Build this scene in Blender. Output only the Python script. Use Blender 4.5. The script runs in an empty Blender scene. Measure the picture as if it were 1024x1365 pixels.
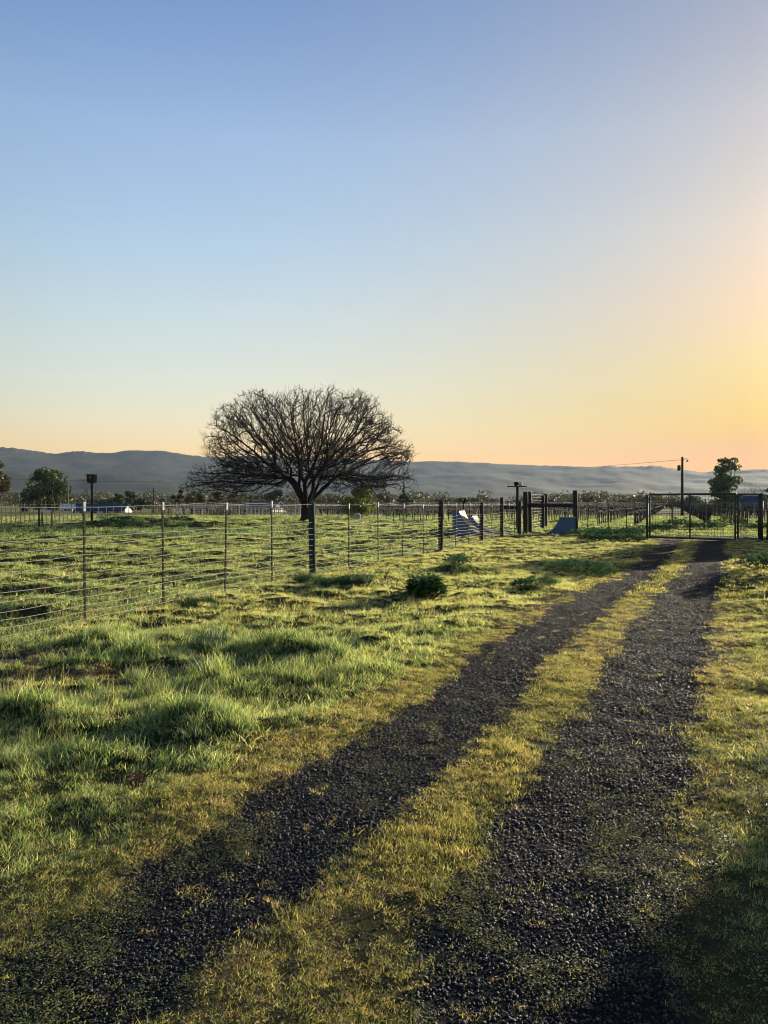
import bpy, math, random
import numpy as np
from mathutils import Vector, Matrix
R = math.radians
rng = np.random.default_rng(7)
random.seed(7)
sc = bpy.context.scene
COL = sc.collection

# ------------------------------------------------------------------ camera
F = 1000.0           # focal length in pixels of the 1024 px wide photograph
CX, HY = 512.0, 671.0
EYE = 1.6
cam = bpy.data.cameras.new('camera'); camo = bpy.data.objects.new('camera', cam); COL.objects.link(camo)
cam.sensor_fit = 'HORIZONTAL'; cam.sensor_width = 36; cam.lens = 36 * F / 1024
camo.location = (0, 0, EYE)
camo.rotation_euler = (R(90) - math.atan((682.5 - HY) / F), 0, 0)
cam.clip_start = .05; cam.clip_end = 20000
sc.camera = camo

# ------------------------------------------------------------------ light
SUN_AZ, SUN_EL = R(45), R(9.5)       # azimuth measured from the view direction (+Y) towards the right
w = bpy.data.worlds.new('World'); sc.world = w; w.use_nodes = True
wn, wl = w.node_tree.nodes, w.node_tree.links
wn.clear()
wo = wn.new('ShaderNodeOutputWorld'); bg = wn.new('ShaderNodeBackground')
sky = wn.new('ShaderNodeTexSky'); sky.sky_type = 'NISHITA'; sky.sun_disc = False
sky.sun_elevation = SUN_EL; sky.sun_rotation = SUN_AZ
sky.altitude = 0; sky.air_density = 1.0; sky.dust_density = .8; sky.ozone_density = 1.5
bg.inputs['Strength'].default_value = .080
# the colour of the morning air: pale blue overhead, peach low down, warmest towards the sun
tc = wn.new('ShaderNodeTexCoord')
sepn = wn.new('ShaderNodeSeparateXYZ'); wl.new(tc.outputs['Generated'], sepn.inputs[0])
def sky_ramp(stops):
    rp = wn.new('ShaderNodeValToRGB'); wl.new(sepn.outputs['Z'], rp.inputs['Fac']); rp.color_ramp.interpolation = 'LINEAR'
    el = rp.color_ramp.elements
    el[0].position = stops[0][0]; el[0].color = (*stops[0][1], 1)
    el[1].position = stops[-1][0]; el[1].color = (*stops[-1][1], 1)
    for p, c in stops[1:-1]:
        e = el.new(p); e.color = (*c, 1)
    return rp.outputs[0]
SKY_AWAY = [(0.0, (1.335, 0.888, 0.526)), (0.065, (1.303, 0.834, 0.507)), (0.1, (1.388, 0.979, 0.733)), (0.155, (1.526, 1.156, 0.923)), (0.24, (1.625, 1.336, 1.142)), (0.32, (1.572, 1.412, 1.325)), (0.43, (1.496, 1.415, 1.469)), (0.55, (1.021, 1.104, 1.36)), (1.0, (0.998, 1.104, 1.36))]
SKY_SUN = [(0.0, (0.193, 0.102, 0.02)), (0.065, (0.227, 0.126, 0.02)), (0.1, (0.307, 0.218, 0.051)), (0.17, (0.464, 0.358, 0.19)), (0.24, (0.635, 0.466, 0.336)), (0.32, (0.758, 0.612, 0.5)), (0.43, (0.865, 0.731, 0.665)), (0.55, (0.812, 0.73, 0.756)), (1.0, (0.898, 0.887, 0.933))]
sd = (math.sin(SUN_AZ) * math.cos(SUN_EL), math.cos(SUN_AZ) * math.cos(SUN_EL), math.sin(SUN_EL))
flat = wn.new('ShaderNodeVectorMath'); flat.operation = 'MULTIPLY'; flat.inputs[1].default_value = (1, 1, 0)
wl.new(tc.outputs['Generated'], flat.inputs[0])
nrmz = wn.new('ShaderNodeVectorMath'); nrmz.operation = 'NORMALIZE'; wl.new(flat.outputs[0], nrmz.inputs[0])
dot = wn.new('ShaderNodeVectorMath'); dot.operation = 'DOT_PRODUCT'; dot.inputs[1].default_value = (math.sin(SUN_AZ), math.cos(SUN_AZ), 0)
wl.new(nrmz.outputs[0], dot.inputs[0])
mr = wn.new('ShaderNodeMapRange'); mr.interpolation_type = 'LINEAR'
mr.inputs['From Min'].default_value = .36; mr.inputs['From Max'].default_value = .945
wl.new(dot.outputs['Value'], mr.inputs['Value'])
both = wn.new('ShaderNodeMix'); both.data_type = 'RGBA'
powr = wn.new('ShaderNodeMath'); powr.operation = 'POWER'; powr.inputs[1].default_value = 1.6
wl.new(mr.outputs['Result'], powr.inputs[0]); wl.new(powr.outputs[0], both.inputs[0]); wl.new(sky_ramp(SKY_AWAY), both.inputs[6]); wl.new(sky_ramp(SKY_SUN), both.inputs[7])
warm = wn.new('ShaderNodeMix'); warm.data_type = 'RGBA'; warm.blend_type = 'MULTIPLY'; warm.inputs[0].default_value = 1
wl.new(sky.outputs[0], warm.inputs[6]); wl.new(both.outputs[2], warm.inputs[7])
wl.new(warm.outputs[2], bg.inputs['Color']); wl.new(bg.outputs[0], wo.inputs['Surface'])

sl = bpy.data.lights.new('sun', 'SUN'); so = bpy.data.objects.new('sun', sl); COL.objects.link(so)
sl.energy = 5.0; sl.angle = R(.6); sl.color = (1, .85, .62)
so.rotation_euler = Vector(sd).to_track_quat('Z', 'Y').to_euler()
so.location = (60, 60, 20)

sc.view_settings.view_transform = 'Standard'; sc.view_settings.look = 'None'
sc.view_settings.exposure = 1.35; sc.view_settings.gamma = 1.0; sc.view_settings.use_curve_mapping = False
sc.cycles.use_denoising = True; sc.cycles.pixel_filter_type = 'BLACKMAN_HARRIS'; sc.cycles.filter_width = 1.05
sc.cycles.max_bounces = 6; sc.cycles.diffuse_bounces = 2; sc.cycles.glossy_bounces = 2
sc.cycles.transmission_bounces = 4; sc.cycles.transparent_max_bounces = 6; sc.cycles.volume_bounces = 0

# ------------------------------------------------------------------ helpers
def at(px, py, D):
    """point seen at pixel (px,py) of the photograph at distance D along the view"""
    return Vector(((px - CX) / F * D, D, EYE - (py - HY) / F * D))

def tag(o, label=None, cat=None, group=None, kind=None):
    if label: o['label'] = label
    if cat: o['category'] = cat
    if group: o['group'] = group
    if kind: o['kind'] = kind
    return o

def empty(name, loc, label=None, cat=None, group=None, rz=0):
    o = bpy.data.objects.new(name, None); COL.objects.link(o)
    o.location = loc; o.rotation_euler = (0, 0, rz); o.empty_display_size = .2
    return tag(o, label, cat, group)

def link(name, me, parent=None, loc=None):
    o = bpy.data.objects.new(name, me); COL.objects.link(o)
    if parent: o.parent = parent
    if loc is not None: o.location = loc
    return o

def dup(root, loc, rz=None, label=None, scale=None):
    def cp(o, par):
        c = o.copy(); COL.objects.link(c)
        if par: c.parent = par
        for ch in [k for k in bpy.data.objects if k.parent == o and k is not c]:
            cp(ch, c)
        return c
    r = cp(root, None); r.location = loc
    if rz is not None: r.rotation_euler = (0, 0, rz)
    if label: r['label'] = label
    if scale is not None: r.scale = scale if hasattr(scale, '__len__') else (scale,) * 3
    return r

class MB:
    """collects vertices and faces"""
    def __init__(s): s.v = []; s.f = []
    def quad(s, a, b, c, d):
        n = len(s.v); s.v += [a, b, c, d]; s.f.append((n, n + 1, n + 2, n + 3))
    def box(s, lo, hi, mat=None):
        n = len(s.v)
        P = [Vector((x, y, z)) for z in (lo[2], hi[2]) for y in (lo[1], hi[1]) for x in (lo[0], hi[0])]
        if mat: P = [mat @ p for p in P]
        s.v += [tuple(p) for p in P]
        for f in ((0, 2, 3, 1), (4, 5, 7, 6), (0, 1, 5, 4), (2, 6, 7, 3), (0, 4, 6, 2), (1, 3, 7, 5)):
            s.f.append(tuple(n + i for i in f))
    def tube(s, pts, rad, sides=6, cap=True, wob=0):
        pts = [Vector(p) for p in pts]
        if not hasattr(rad, '__len__'): rad = [rad] * len(pts)
        n0 = len(s.v); N = len(pts)
        up = Vector((0, 0, 1))
        for i, p in enumerate(pts):
            t = (pts[min(i + 1, N - 1)] - pts[max(i - 1, 0)]).normalized()
            a = t.cross(up)
            if a.length < .1: a = t.cross(Vector((0, 1, 0)))
            a.normalize(); b = t.cross(a)
            for k in range(sides):
                q = 2 * math.pi * k / sides
                r = rad[i] * (1 + wob * random.uniform(-1, 1))
                s.v.append(tuple(p + a * math.cos(q) * r + b * math.sin(q) * r))
        for i in range(N - 1):
            for k in range(sides):
                k2 = (k + 1) % sides
                s.f.append((n0 + i * sides + k, n0 + i * sides + k2, n0 + (i + 1) * sides + k2, n0 + (i + 1) * sides + k))
        if cap:
            s.f.append(tuple(n0 + k for k in range(sides))[::-1]); s.f.append(tuple(n0 + (N - 1) * sides + k for k in range(sides)))
    def prism(s, prof, y0, y1, mat=None):
        """profile in x,z swept along y"""
        n = len(s.v); m = len(prof)
        P = [Vector((x, y0, z)) for x, z in prof] + [Vector((x, y1, z)) for x, z in prof]
        if mat: P = [mat @ p for p in P]
        s.v += [tuple(p) for p in P]
        s.f.append(tuple(range(n, n + m))); s.f.append(tuple(range(n + 2 * m - 1, n + m - 1, -1)))
        for i in range(m):
            j = (i + 1) % m
            s.f.append((n + i, n + m + i, n + m + j, n + j))
    def mesh(s, name, mat, smooth=False):
        me = bpy.data.meshes.new(name); me.from_pydata(s.v, [], s.f)
        if mat: me.materials.append(mat)
        if smooth: me.polygons.foreach_set('use_smooth', [True] * len(me.polygons))
        me.update(); return me
    def build(s, name, mat, parent=None, smooth=False, loc=None):
        return link(name, s.mesh(name, mat, smooth), parent, loc)

def np_mesh(name, V, Fq, mat, smooth=False):
    V = np.asarray(V, dtype=np.float32); Fq = np.asarray(Fq, dtype=np.int32)
    me = bpy.data.meshes.new(name)
    k = Fq.shape[1]
    me.vertices.add(len(V)); me.vertices.foreach_set('co', V.ravel())
    me.loops.add(Fq.size); me.loops.foreach_set('vertex_index', Fq.ravel())
    me.polygons.add(len(Fq)); me.polygons.foreach_set('loop_start', np.arange(0, Fq.size, k, dtype=np.int32))
    me.polygons.foreach_set('loop_total', np.full(len(Fq), k, dtype=np.int32))
    if smooth: me.polygons.foreach_set('use_smooth', np.ones(len(Fq), dtype=bool))
    if mat: me.materials.append(mat)
    me.update(calc_edges=True); me.validate()
    return me

def fattr(me, name, vals):
    a = me.attributes.new(name, 'FLOAT', 'POINT'); a.data.foreach_set('value', np.asarray(vals, dtype=np.float32))

# value noise -------------------------------------------------------
def _h(ix, iy, seed):
    n = (ix.astype(np.int64) * 374761393 + iy.astype(np.int64) * 668265263 + seed * 144269504) & 0x7fffffff
    n = ((n ^ (n >> 13)) * 1274126177) & 0x7fffffff
    return ((n ^ (n >> 16)) & 0xffff) / 65535.0
def vnoise(x, y, seed=0):
    x = np.asarray(x, float); y = np.asarray(y, float)
    ix = np.floor(x); iy = np.floor(y); fx = x - ix; fy = y - iy
    fx = fx * fx * (3 - 2 * fx); fy = fy * fy * (3 - 2 * fy)
    ix = ix.astype(np.int64); iy = iy.astype(np.int64)
    a = _h(ix, iy, seed); b = _h(ix + 1, iy, seed); c = _h(ix, iy + 1, seed); d = _h(ix + 1, iy + 1, seed)
    return (a * (1 - fx) + b * fx) * (1 - fy) + (c * (1 - fx) + d * fx) * fy
def fbm(x, y, seed=0, octs=4):
    s = 0; amp = .5; t = 0
    for k in range(octs):
        s = s + amp * vnoise(np.asarray(x) * 2 ** k + 17.3 * k, np.asarray(y) * 2 ** k - 9.1 * k, seed + k); t += amp; amp *= .5
    return s / t
def sstep(a, b, x):
    t = np.clip((np.asarray(x, float) - a) / (b - a), 0, 1); return t * t * (3 - 2 * t)

# ------------------------------------------------------------------ layout of the track
YK = [-4, 1.5, 2.54, 3.02, 3.73, 4.86, 5.73, 7.0, 8.94, 12.4, 15, 18.3, 25.8, 31, 40]
XL = [-3.6, -1.33, -.92, -.75, -.44, .07, .50, 1.02, 1.90, 3.48, 4.85, 6.40, 9.6, 11.9, 15.8]
XR = [-2.2, .08, .50, .70, 1.03, 1.55, 1.97, 2.52, 3.42, 4.98, 6.3, 7.85, 11.3, 13.6, 17.5]
def rut_dist(x, y):
    """lateral distances to the two ruts' centre lines, and to the middle between them (negative to the left)"""
    xl = np.interp(y, YK, XL); xr = np.interp(y, YK, XR)
    return (x - xl) * .915, (x - xr) * .915, (x - .5 * (xl + xr)) * .915
FD = np.array([5.21, 14.0]) / 14.94
F0 = np.array([-3.95, 9.9])
def fence_side(x, y):
    """positive beyond (left of) the wire fence"""
    return -(np.asarray(x) - F0[0]) * FD[1] + (np.asarray(y) - F0[1]) * FD[0]

def rut_mask(x, y):
    dl, dr, dm = rut_dist(x, y)
    n = (fbm(np.asarray(x) * 1.9, np.asarray(y) * 1.3, 11) - .5) * .34 + (fbm(np.asarray(x) * 9, np.asarray(y) * 7, 12, 2) - .5) * .16
    hw = np.interp(y, [2, 3, 4, 10, 30], [.30, .33, .38, .40, .40])
    a = 1 - sstep(-.06, .10, np.abs(dl) + n - hw)
    b = 1 - sstep(-.06, .10, np.abs(dr) + n - hw - .07)
    return np.maximum(a, b) * (1 - sstep(33, 36, y))

DIRT = [(-3.1, 6.7, .95, .5), (-2.35, 7.1, .55, .3), (-3.9, 7.7, 1.0, .5), (-3.0, 9.5, .35, .3)]
def dirt_mask(x, y):
    m = 0
    for cx, cy, a, b in DIRT:
        d = np.sqrt(((x - cx) / a) ** 2 + ((y - cy) / b) ** 2) + (fbm(x * 3, y * 3, 41) - .5) * 1.2
        m = np.maximum(m, 1 - sstep(.7, 1.1, d))
    return m

# mounds of thicker grass: x, y, radius x, radius y, height
MOUNDS = [(-1.35, 4.1, .35, .2, .04), (-2.1, 4.5, .5, .25, .06), (-2.6, 5.3, .6, .3, .08), (-1.3, 5.2, .4, .28, .09), (-.6, 5.5, .3, .25, .06),
          (-1.3, 6.4, .5, .3, .08), (-2.5, 6.1, .5, .25, .06), (-1.0, 7.7, .8, .35, .12), (-.1, 7.1, .4, .3, .05),
          (-1.0, 14.6, .8, .4, .12), (-.2, 14.9, .6, .35, .09), (1.7, 17.6, .6, .4, .12), (-17.8, 52, 3.2, 3, .62), (-11.5, 49, 4, 2.2, .30),
          (7.4, 13.6, 1.2, 3.0, .26), (6.2, 9.3, .9, 2.6, .18), (8.6, 17.5, 1.2, 2.6, .18), (-7.5, 6.4, 1.5, 1, .12)]
def tussock(x, y):
    return sstep(.46, .78, vnoise(x * 2.9 + 3.3, y * 4.3, 91) * .72 + vnoise(x * 6.1, y * 8.3, 92) * .28)
def ground_z(x, y):
    x = np.asarray(x, float); y = np.asarray(y, float)
    dl, dr, dm = rut_dist(x, y)
    near = 1 - sstep(1.0, 1.9, np.abs(dm))                   # on the track itself the ground is even
    near = near * (1 - sstep(40, 60, y))
    z = (fbm(x * .35, y * .35, 1, 3) - .5) * .16
    z = z + (fbm(x * 1.3, y * 1.3, 2, 3) - .5) * .15
    z = z + sstep(.6, 1.6, rut_dist(x, y)[1]) * (fbm(x * 1.7, y * 1.7, 8, 3) - .4) * .16 * (1 - sstep(20, 30, y))
    far = sstep(0.1, 1.5, fence_side(x, y)) * (1 - sstep(90, 160, y))
    z = z + far * ((fbm(x * 1.0, y * 1.7, 3, 3) - .45) * .40)
    z = z * (1 - near * .8)
    z = z + (fbm(x * 5, y * 5, 4, 2) - .5) * .018
    rut = np.maximum(np.exp(-(dl / .33) ** 2), np.exp(-(dr / .36) ** 2)) * (1 - sstep(34, 38, y))
    z = z - rut * .035
    for cx, cy, a, b, h in MOUNDS:
        z = z + (1.1 if cy < 19 else 1) * h * np.exp(-(((x - cx) / a) ** 2 + ((y - cy) / b) ** 2))
    z = z - .05 * dirt_mask(x, y)
    lz = sstep(.5, 1.4, -dm - .9) * (1 - sstep(12, 18, y)) * (1 - sstep(-.5, .3, fence_side(x, y)))
    z = z + lz * .065 * tussock(x, y)
    fade = 1 - sstep(200, 400, np.hypot(x, y))
    return z * fade
def gz(x, y): return float(ground_z(np.array([x]), np.array([y]))[0])

# ------------------------------------------------------------------ materials
class NT:
    def __init__(s, name):
        s.m = bpy.data.materials.new(name); s.m.use_nodes = True
        s.n, s.l = s.m.node_tree.nodes, s.m.node_tree.links
        s.n.clear(); s.out = s.n.new('ShaderNodeOutputMaterial')
    def node(s, t, **kw):
        o = s.n.new(t)
        for k, v in kw.items(): setattr(o, k, v)
        return o
    def noise(s, scale, detail=4, rough=.6, vec=None, mapping=None):
        n = s.node('ShaderNodeTexNoise'); n.inputs['Scale'].default_value = scale
        n.inputs['Detail'].default_value = detail; n.inputs['Roughness'].default_value = rough
        if vec is None:
            vec = s.node('ShaderNodeTexCoord').outputs['Object']
        if mapping:
            mp = s.node('ShaderNodeMapping'); mp.inputs['Scale'].default_value = mapping
            s.l.new(vec, mp.inputs[0]); vec = mp.outputs[0]
        s.l.new(vec, n.inputs['Vector']); return n.outputs['Fac']
    def ramp(s, fac, stops):
        r = s.node('ShaderNodeValToRGB'); e = r.color_ramp.elements
        e[0].position = stops[0][0]; e[0].color = (*stops[0][1], 1)
        e[1].position = stops[-1][0]; e[1].color = (*stops[-1][1], 1)
        for p, c in stops[1:-1]:
            q = e.new(p); q.color = (*c, 1)
        s.l.new(fac, r.inputs[0]); return r.outputs[0]
    def mix(s, fac, a, b, mode='MIX'):
        m = s.node('ShaderNodeMix', data_type='RGBA', blend_type=mode)
        for sock, v in ((m.inputs[0], fac), (m.inputs[6], a), (m.inputs[7], b)):
            if hasattr(v, 'is_linked') or hasattr(v, 'links'): s.l.new(v, sock)
            elif hasattr(v, '__len__'): sock.default_value = (*v, 1)
            else: sock.default_value = v
        return m.outputs[2]
    def attr(s, name, typ='GEOMETRY', out='Fac'):
        a = s.node('ShaderNodeAttribute'); a.attribute_name = name; a.attribute_type = typ
        return a.outputs[out]
    def math(s, op, a, b=0.0):
        m = s.node('ShaderNodeMath', operation=op)
        for i, v in enumerate((a, b)):
            if hasattr(v, 'links'): s.l.new(v, m.inputs[i])
            else: m.inputs[i].default_value = v
        return m.outputs[0]
    def bsdf(s, col, rough=.8, spec=.3, bump=None, bstr=.3, bdist=.01, metal=0):
        b = s.node('ShaderNodeBsdfPrincipled')
        if hasattr(col, 'links'): s.l.new(col, b.inputs['Base Color'])
        else: b.inputs['Base Color'].default_value = (*col, 1)
        if hasattr(rough, 'links'): s.l.new(rough, b.inputs['Roughness'])
        else: b.inputs['Roughness'].default_value = rough
        b.inputs['Specular IOR Level'].default_value = spec; b.inputs['Metallic'].default_value = metal
        if bump is not None:
            bp = s.node('ShaderNodeBump'); bp.inputs['Strength'].default_value = bstr; bp.inputs['Distance'].default_value = bdist
            s.l.new(bump, bp.inputs['Height']); s.l.new(bp.outputs[0], b.inputs['Normal'])
        return b
    def done(s, sh):
        s.l.new(sh.outputs[0], s.out.inputs['Surface']); return s.m

def simple(name, c1, c2, scale=6, rough=.8, spec=.3, bstr=.4, bdist=.01, stretch=None, metal=0):
    t = NT(name); n = t.noise(scale, 5, .65, mapping=stretch)
    col = t.ramp(n, [(.3, c1), (.7, c2)])
    return t.done(t.bsdf(col, rough, spec, n, bstr, bdist, metal))

M = {}
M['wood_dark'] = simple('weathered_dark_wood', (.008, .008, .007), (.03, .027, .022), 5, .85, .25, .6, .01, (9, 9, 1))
M['wood_green'] = simple('green_treated_wood', (.006, .020, .017), (.016, .036, .031), 5, .85, .25, .6, .01, (9, 9, 1))
M['wood_grey'] = simple('grey_wood', (.09, .08, .065), (.2, .18, .15), 5, .85, .25, .5, .01, (9, 9, 1))
M['bark'] = simple('walnut_bark', (.006, .0055, .005), (.020, .018, .016), 3, .9, .2, .8, .03, (4, 4, 1.2))
M['bark_grey'] = simple('grey_bark', (.04, .035, .03), (.12, .10, .085), 3, .9, .2, .6, .02, (4, 4, 1.2))
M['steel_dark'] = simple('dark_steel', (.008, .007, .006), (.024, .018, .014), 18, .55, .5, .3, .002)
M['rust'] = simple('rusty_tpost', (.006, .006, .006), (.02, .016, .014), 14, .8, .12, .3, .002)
M['cap'] = simple('faded_white_cap', (.10, .13, .16), (.17, .20, .24), 12, .6, .4, .2, .002)
M['white'] = simple('white_paint', (.34, .36, .40), (.46, .48, .52), 12, .6, .4, .2, .002)
M['wire'] = simple('galvanised_wire', (.45, .44, .42), (.62, .60, .56), 30, .38, .6, .1, .001, metal=.55)
M['ply'] = simple('plywood_ramp_skin', (.065, .048, .035), (.10, .076, .055), 3, .6, .4, .2, .002)
M['blue_paint'] = simple('blue_painted_ply', (.025, .055, .11), (.05, .09, .16), 4, .6, .4, .2, .002)  # ramp sides: the blue of their shaded faces is put into the colour
M['tarp'] = simple('blue_roof_sheet', (.012, .035, .075), (.02, .05, .10), 2, .9, .1, .2, .01)
M['roof_dark'] = simple('dark_roof', (.03, .035, .045), (.07, .075, .09), 3, .8, .3, .2, .01)
M['wall_pale'] = simple('pale_wall', (.40, .38, .34), (.52, .50, .46), 1, .8, .3, .2, .01)
M['pane'] = simple('window_glass', (.02, .025, .03), (.03, .035, .04), 1, .1, .6, 0)
M['plank'] = simple('barn_plank', (.14, .10, .07), (.26, .20, .15), 4, .85, .25, .5, .01, (8, 8, 1))

# ground: soil under the grass, dark gravel in the ruts
t = NT('ground_soil')
geo = t.node('ShaderNodeNewGeometry').outputs['Position']
n1 = t.noise(1.1, 6, .65, geo); n2 = t.noise(14, 4, .6, geo); n3 = t.noise(70, 3, .7, geo)
turf = t.ramp(n1, [(.30, (.012, .020, .007)), (.5, (.022, .028, .010)), (.68, (.045, .040, .020))])  # near turf darkened so shade between the blades sits in the colour
turf = t.mix(t.math('MULTIPLY', n2, .5), turf, (.010, .014, .006))
straw = t.ramp(n2, [(.3, (.035, .032, .014)), (.7, (.10, .080, .035))])
turf = t.mix(t.attr('yellow'), turf, straw)
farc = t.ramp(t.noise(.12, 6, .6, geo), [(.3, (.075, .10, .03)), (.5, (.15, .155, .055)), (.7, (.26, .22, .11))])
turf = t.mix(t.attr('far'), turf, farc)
soil = t.ramp(n2, [(.3, (.028, .022, .018)), (.7, (.085, .066, .052))])
turf = t.mix(t.attr('dirt'), turf, soil)
grav = t.ramp(n3, [(.3, (.003, .004, .005)), (.65, (.015, .016, .019))])
col = t.mix(t.attr('gravel'), turf, grav)
bh = t.math('ADD', t.math('MULTIPLY', n3, .5), n2)
M['ground'] = t.done(t.bsdf(col, .95, .05, bh, .9, .03))

# grass blade: per-clump tone, tip paled for dew and for highlights put into the colour
def grass_mat(name, stops, tip, tipmix=.5, trans=.6, rough=.45, spec=.5):
    t = NT(name)
    tone = t.attr('tone', 'INSTANCER')
    rnd = t.attr('rnd'); hh = t.attr('h')
    col = t.ramp(t.math('ADD', tone, t.math('MULTIPLY', t.math('SUBTRACT', rnd, .5), .75)), stops)
    tm = t.math('MULTIPLY', t.math('MULTIPLY', t.math('POWER', hh, 2.0), tipmix * 1.7), rnd)
    col = t.mix(tm, col, tip)
    b = t.bsdf(col, rough, spec)
    tr = t.node('ShaderNodeBsdfTranslucent')
    c2 = t.mix(1.0, col, (1.35, 1.25, .6), 'MULTIPLY'); t.l.new(c2, tr.inputs[0])
    mx = t.node('ShaderNodeMixShader'); mx.inputs[0].default_value = trans
    t.l.new(b.outputs[0], mx.inputs[1]); t.l.new(tr.outputs[0], mx.inputs[2])
    return t.done(mx)
GREEN = [(0.0, (.006, .038, .016)), (.30, (.026, .115, .030)), (.52, (.100, .220, .055)), (.72, (.40, .47, .20)), (1.0, (.62, .60, .36))]
M['grass'] = grass_mat('meadow_grass', GREEN, (.70, .74, .54), .55)
STRAW = [(0.0, (.014, .050, .012)), (.3, (.075, .120, .028)), (.58, (.36, .37, .12)), (.85, (.60, .55, .29)), (1.0, (.34, .22, .14))]
M['turf'] = grass_mat('short_yellow_turf', STRAW, (.50, .46, .26), .4)
def leaf_mat(name, c1, c2, trans=.3, rough=.5, sc_=2.0):
    t = NT(name); n = t.noise(sc_, 3, .6); r = t.attr('rnd')
    col = t.ramp(t.math('ADD', t.math('MULTIPLY', n, .5), t.math('MULTIPLY', r, .5)), [(.25, c1), (.75, c2)])
    b = t.bsdf(col, rough, .35); tr = t.node('ShaderNodeBsdfTranslucent'); t.l.new(col, tr.inputs[0])
    mx = t.node('ShaderNodeMixShader'); mx.inputs[0].default_value = trans
    t.l.new(b.outputs[0], mx.inputs[1]); t.l.new(tr.outputs[0], mx.inputs[2]); return t.done(mx)
M['tuft'] = leaf_mat('tuft_blades', (.006, .034, .014), (.035, .095, .028), .45, .5)
M['leaf_weed'] = leaf_mat('weed_leaf', (.014, .062, .018), (.065, .165, .038), .35, .42)
M['leaf_green'] = leaf_mat('tree_leaf_green', (.030, .055, .018), (.085, .12, .035), .3, .6, .3)
M['leaf_dark'] = leaf_mat('tree_leaf_dark', (.014, .030, .014), (.04, .065, .025), .2, .6, .3)
M['leaf_willow'] = leaf_mat('tree_leaf_yellow', (.09, .12, .025), (.20, .22, .05), .4, .6, .3)
M['leaf_brown'] = leaf_mat('tree_leaf_brown', (.04, .042, .018), (.10, .08, .032), .3, .6, .3)
M['leaf_olive'] = leaf_mat('tree_leaf_olive', (.045, .05, .022), (.11, .11, .05), .3, .6, .3)
M['leaf_red'] = leaf_mat('weed_leaf_red', (.05, .010, .008), (.10, .02, .014), .3, .5)
t = NT('gravel_stone'); tn = t.attr('tone', 'INSTANCER')
col = t.ramp(tn, [(0, (.003, .004, .006)), (.7, (.009, .011, .015)), (.93, (.024, .025, .029)), (1.0, (.18, .16, .13))])
M['stone'] = t.done(t.bsdf(col, .5, .28, t.noise(60, 3, .6), .3, .004))
t = NT('hill_scrub'); geo = t.node('ShaderNodeNewGeometry').outputs['Position']
a_ = t.noise(.0045, 7, .62, geo, (1, .55, 1)); b_ = t.noise(.03, 4, .65, geo, (1, .35, 1))
col = t.ramp(t.math('ADD', t.math('MULTIPLY', a_, .75), t.math('MULTIPLY', b_, .25)), [(.36, (.008, .014, .012)), (.50, (.013, .021, .016)), (.60, (.035, .045, .030)), (.70, (.10, .095, .06))])
M['hill'] = t.done(t.bsdf(col, .95, .1))

# ------------------------------------------------------------------ ground sheet
def axis(lo, hi, segs):
    out = []
    for a, b, st in segs: out += list(np.arange(a, b, st))
    return out
def spread(v0, v1, first, ratio):
    out = []; v = v0; st = first; s = 1 if v1 > v0 else -1
    while abs(v) < abs(v1):
        st *= ratio; v += s * st; out.append(v)
    return out
xs = sorted(spread(-14, -9000, .12, 1.10) + list(np.arange(-14, -6, .14)) + list(np.arange(-6, 6, .08)) + list(np.arange(6, 16, .12)) + spread(16, 9000, .12, 1.10))
ys = sorted(spread(-2, -9000, .2, 1.25) + list(np.arange(-2, 1, .2)) + list(np.arange(1, 10, .075)) + list(np.arange(10, 24, .12)) + list(np.arange(24, 60, .3)) + spread(60, 9000, .35, 1.08))
xs = np.array(xs); ys = np.array(ys)
X, Y = np.meshgrid(xs, ys)
Z = ground_z(X, Y)
nx, ny = len(xs), len(ys)
idx = np.arange(nx * ny).reshape(ny, nx)
Fq = np.stack([idx[:-1, :-1], idx[:-1, 1:], idx[1:, 1:], idx[1:, :-1]], -1).reshape(-1, 4)
me = np_mesh('ground', np.stack([X, Y, Z], -1).reshape(-1, 3), Fq, M['ground'], True)
def yellow_mask(x, y):
    dl, dr, dm = rut_dist(x, y)
    n = (fbm(x * 1.1, y * 1.1, 21) - .5) * 1.1
    left = 1 - sstep(.15, .75, -dl - .38 + n)
    right = 1 - sstep(.3, 1.6, dr - .38 + n)
    right = right * (.25 + .75 * sstep(3.0, 6.0, y + dr * .8))
    a = np.where(dm < 0, left, right)
    return np.clip(a, 0, 1) * (1 - sstep(34, 40, y))
fattr(me, 'gravel', rut_mask(X, Y).ravel()); fattr(me, 'dirt', dirt_mask(X, Y).ravel())
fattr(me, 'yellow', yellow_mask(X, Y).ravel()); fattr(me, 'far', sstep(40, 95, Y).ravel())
tag(link('ground', me), kind='structure')

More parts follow.
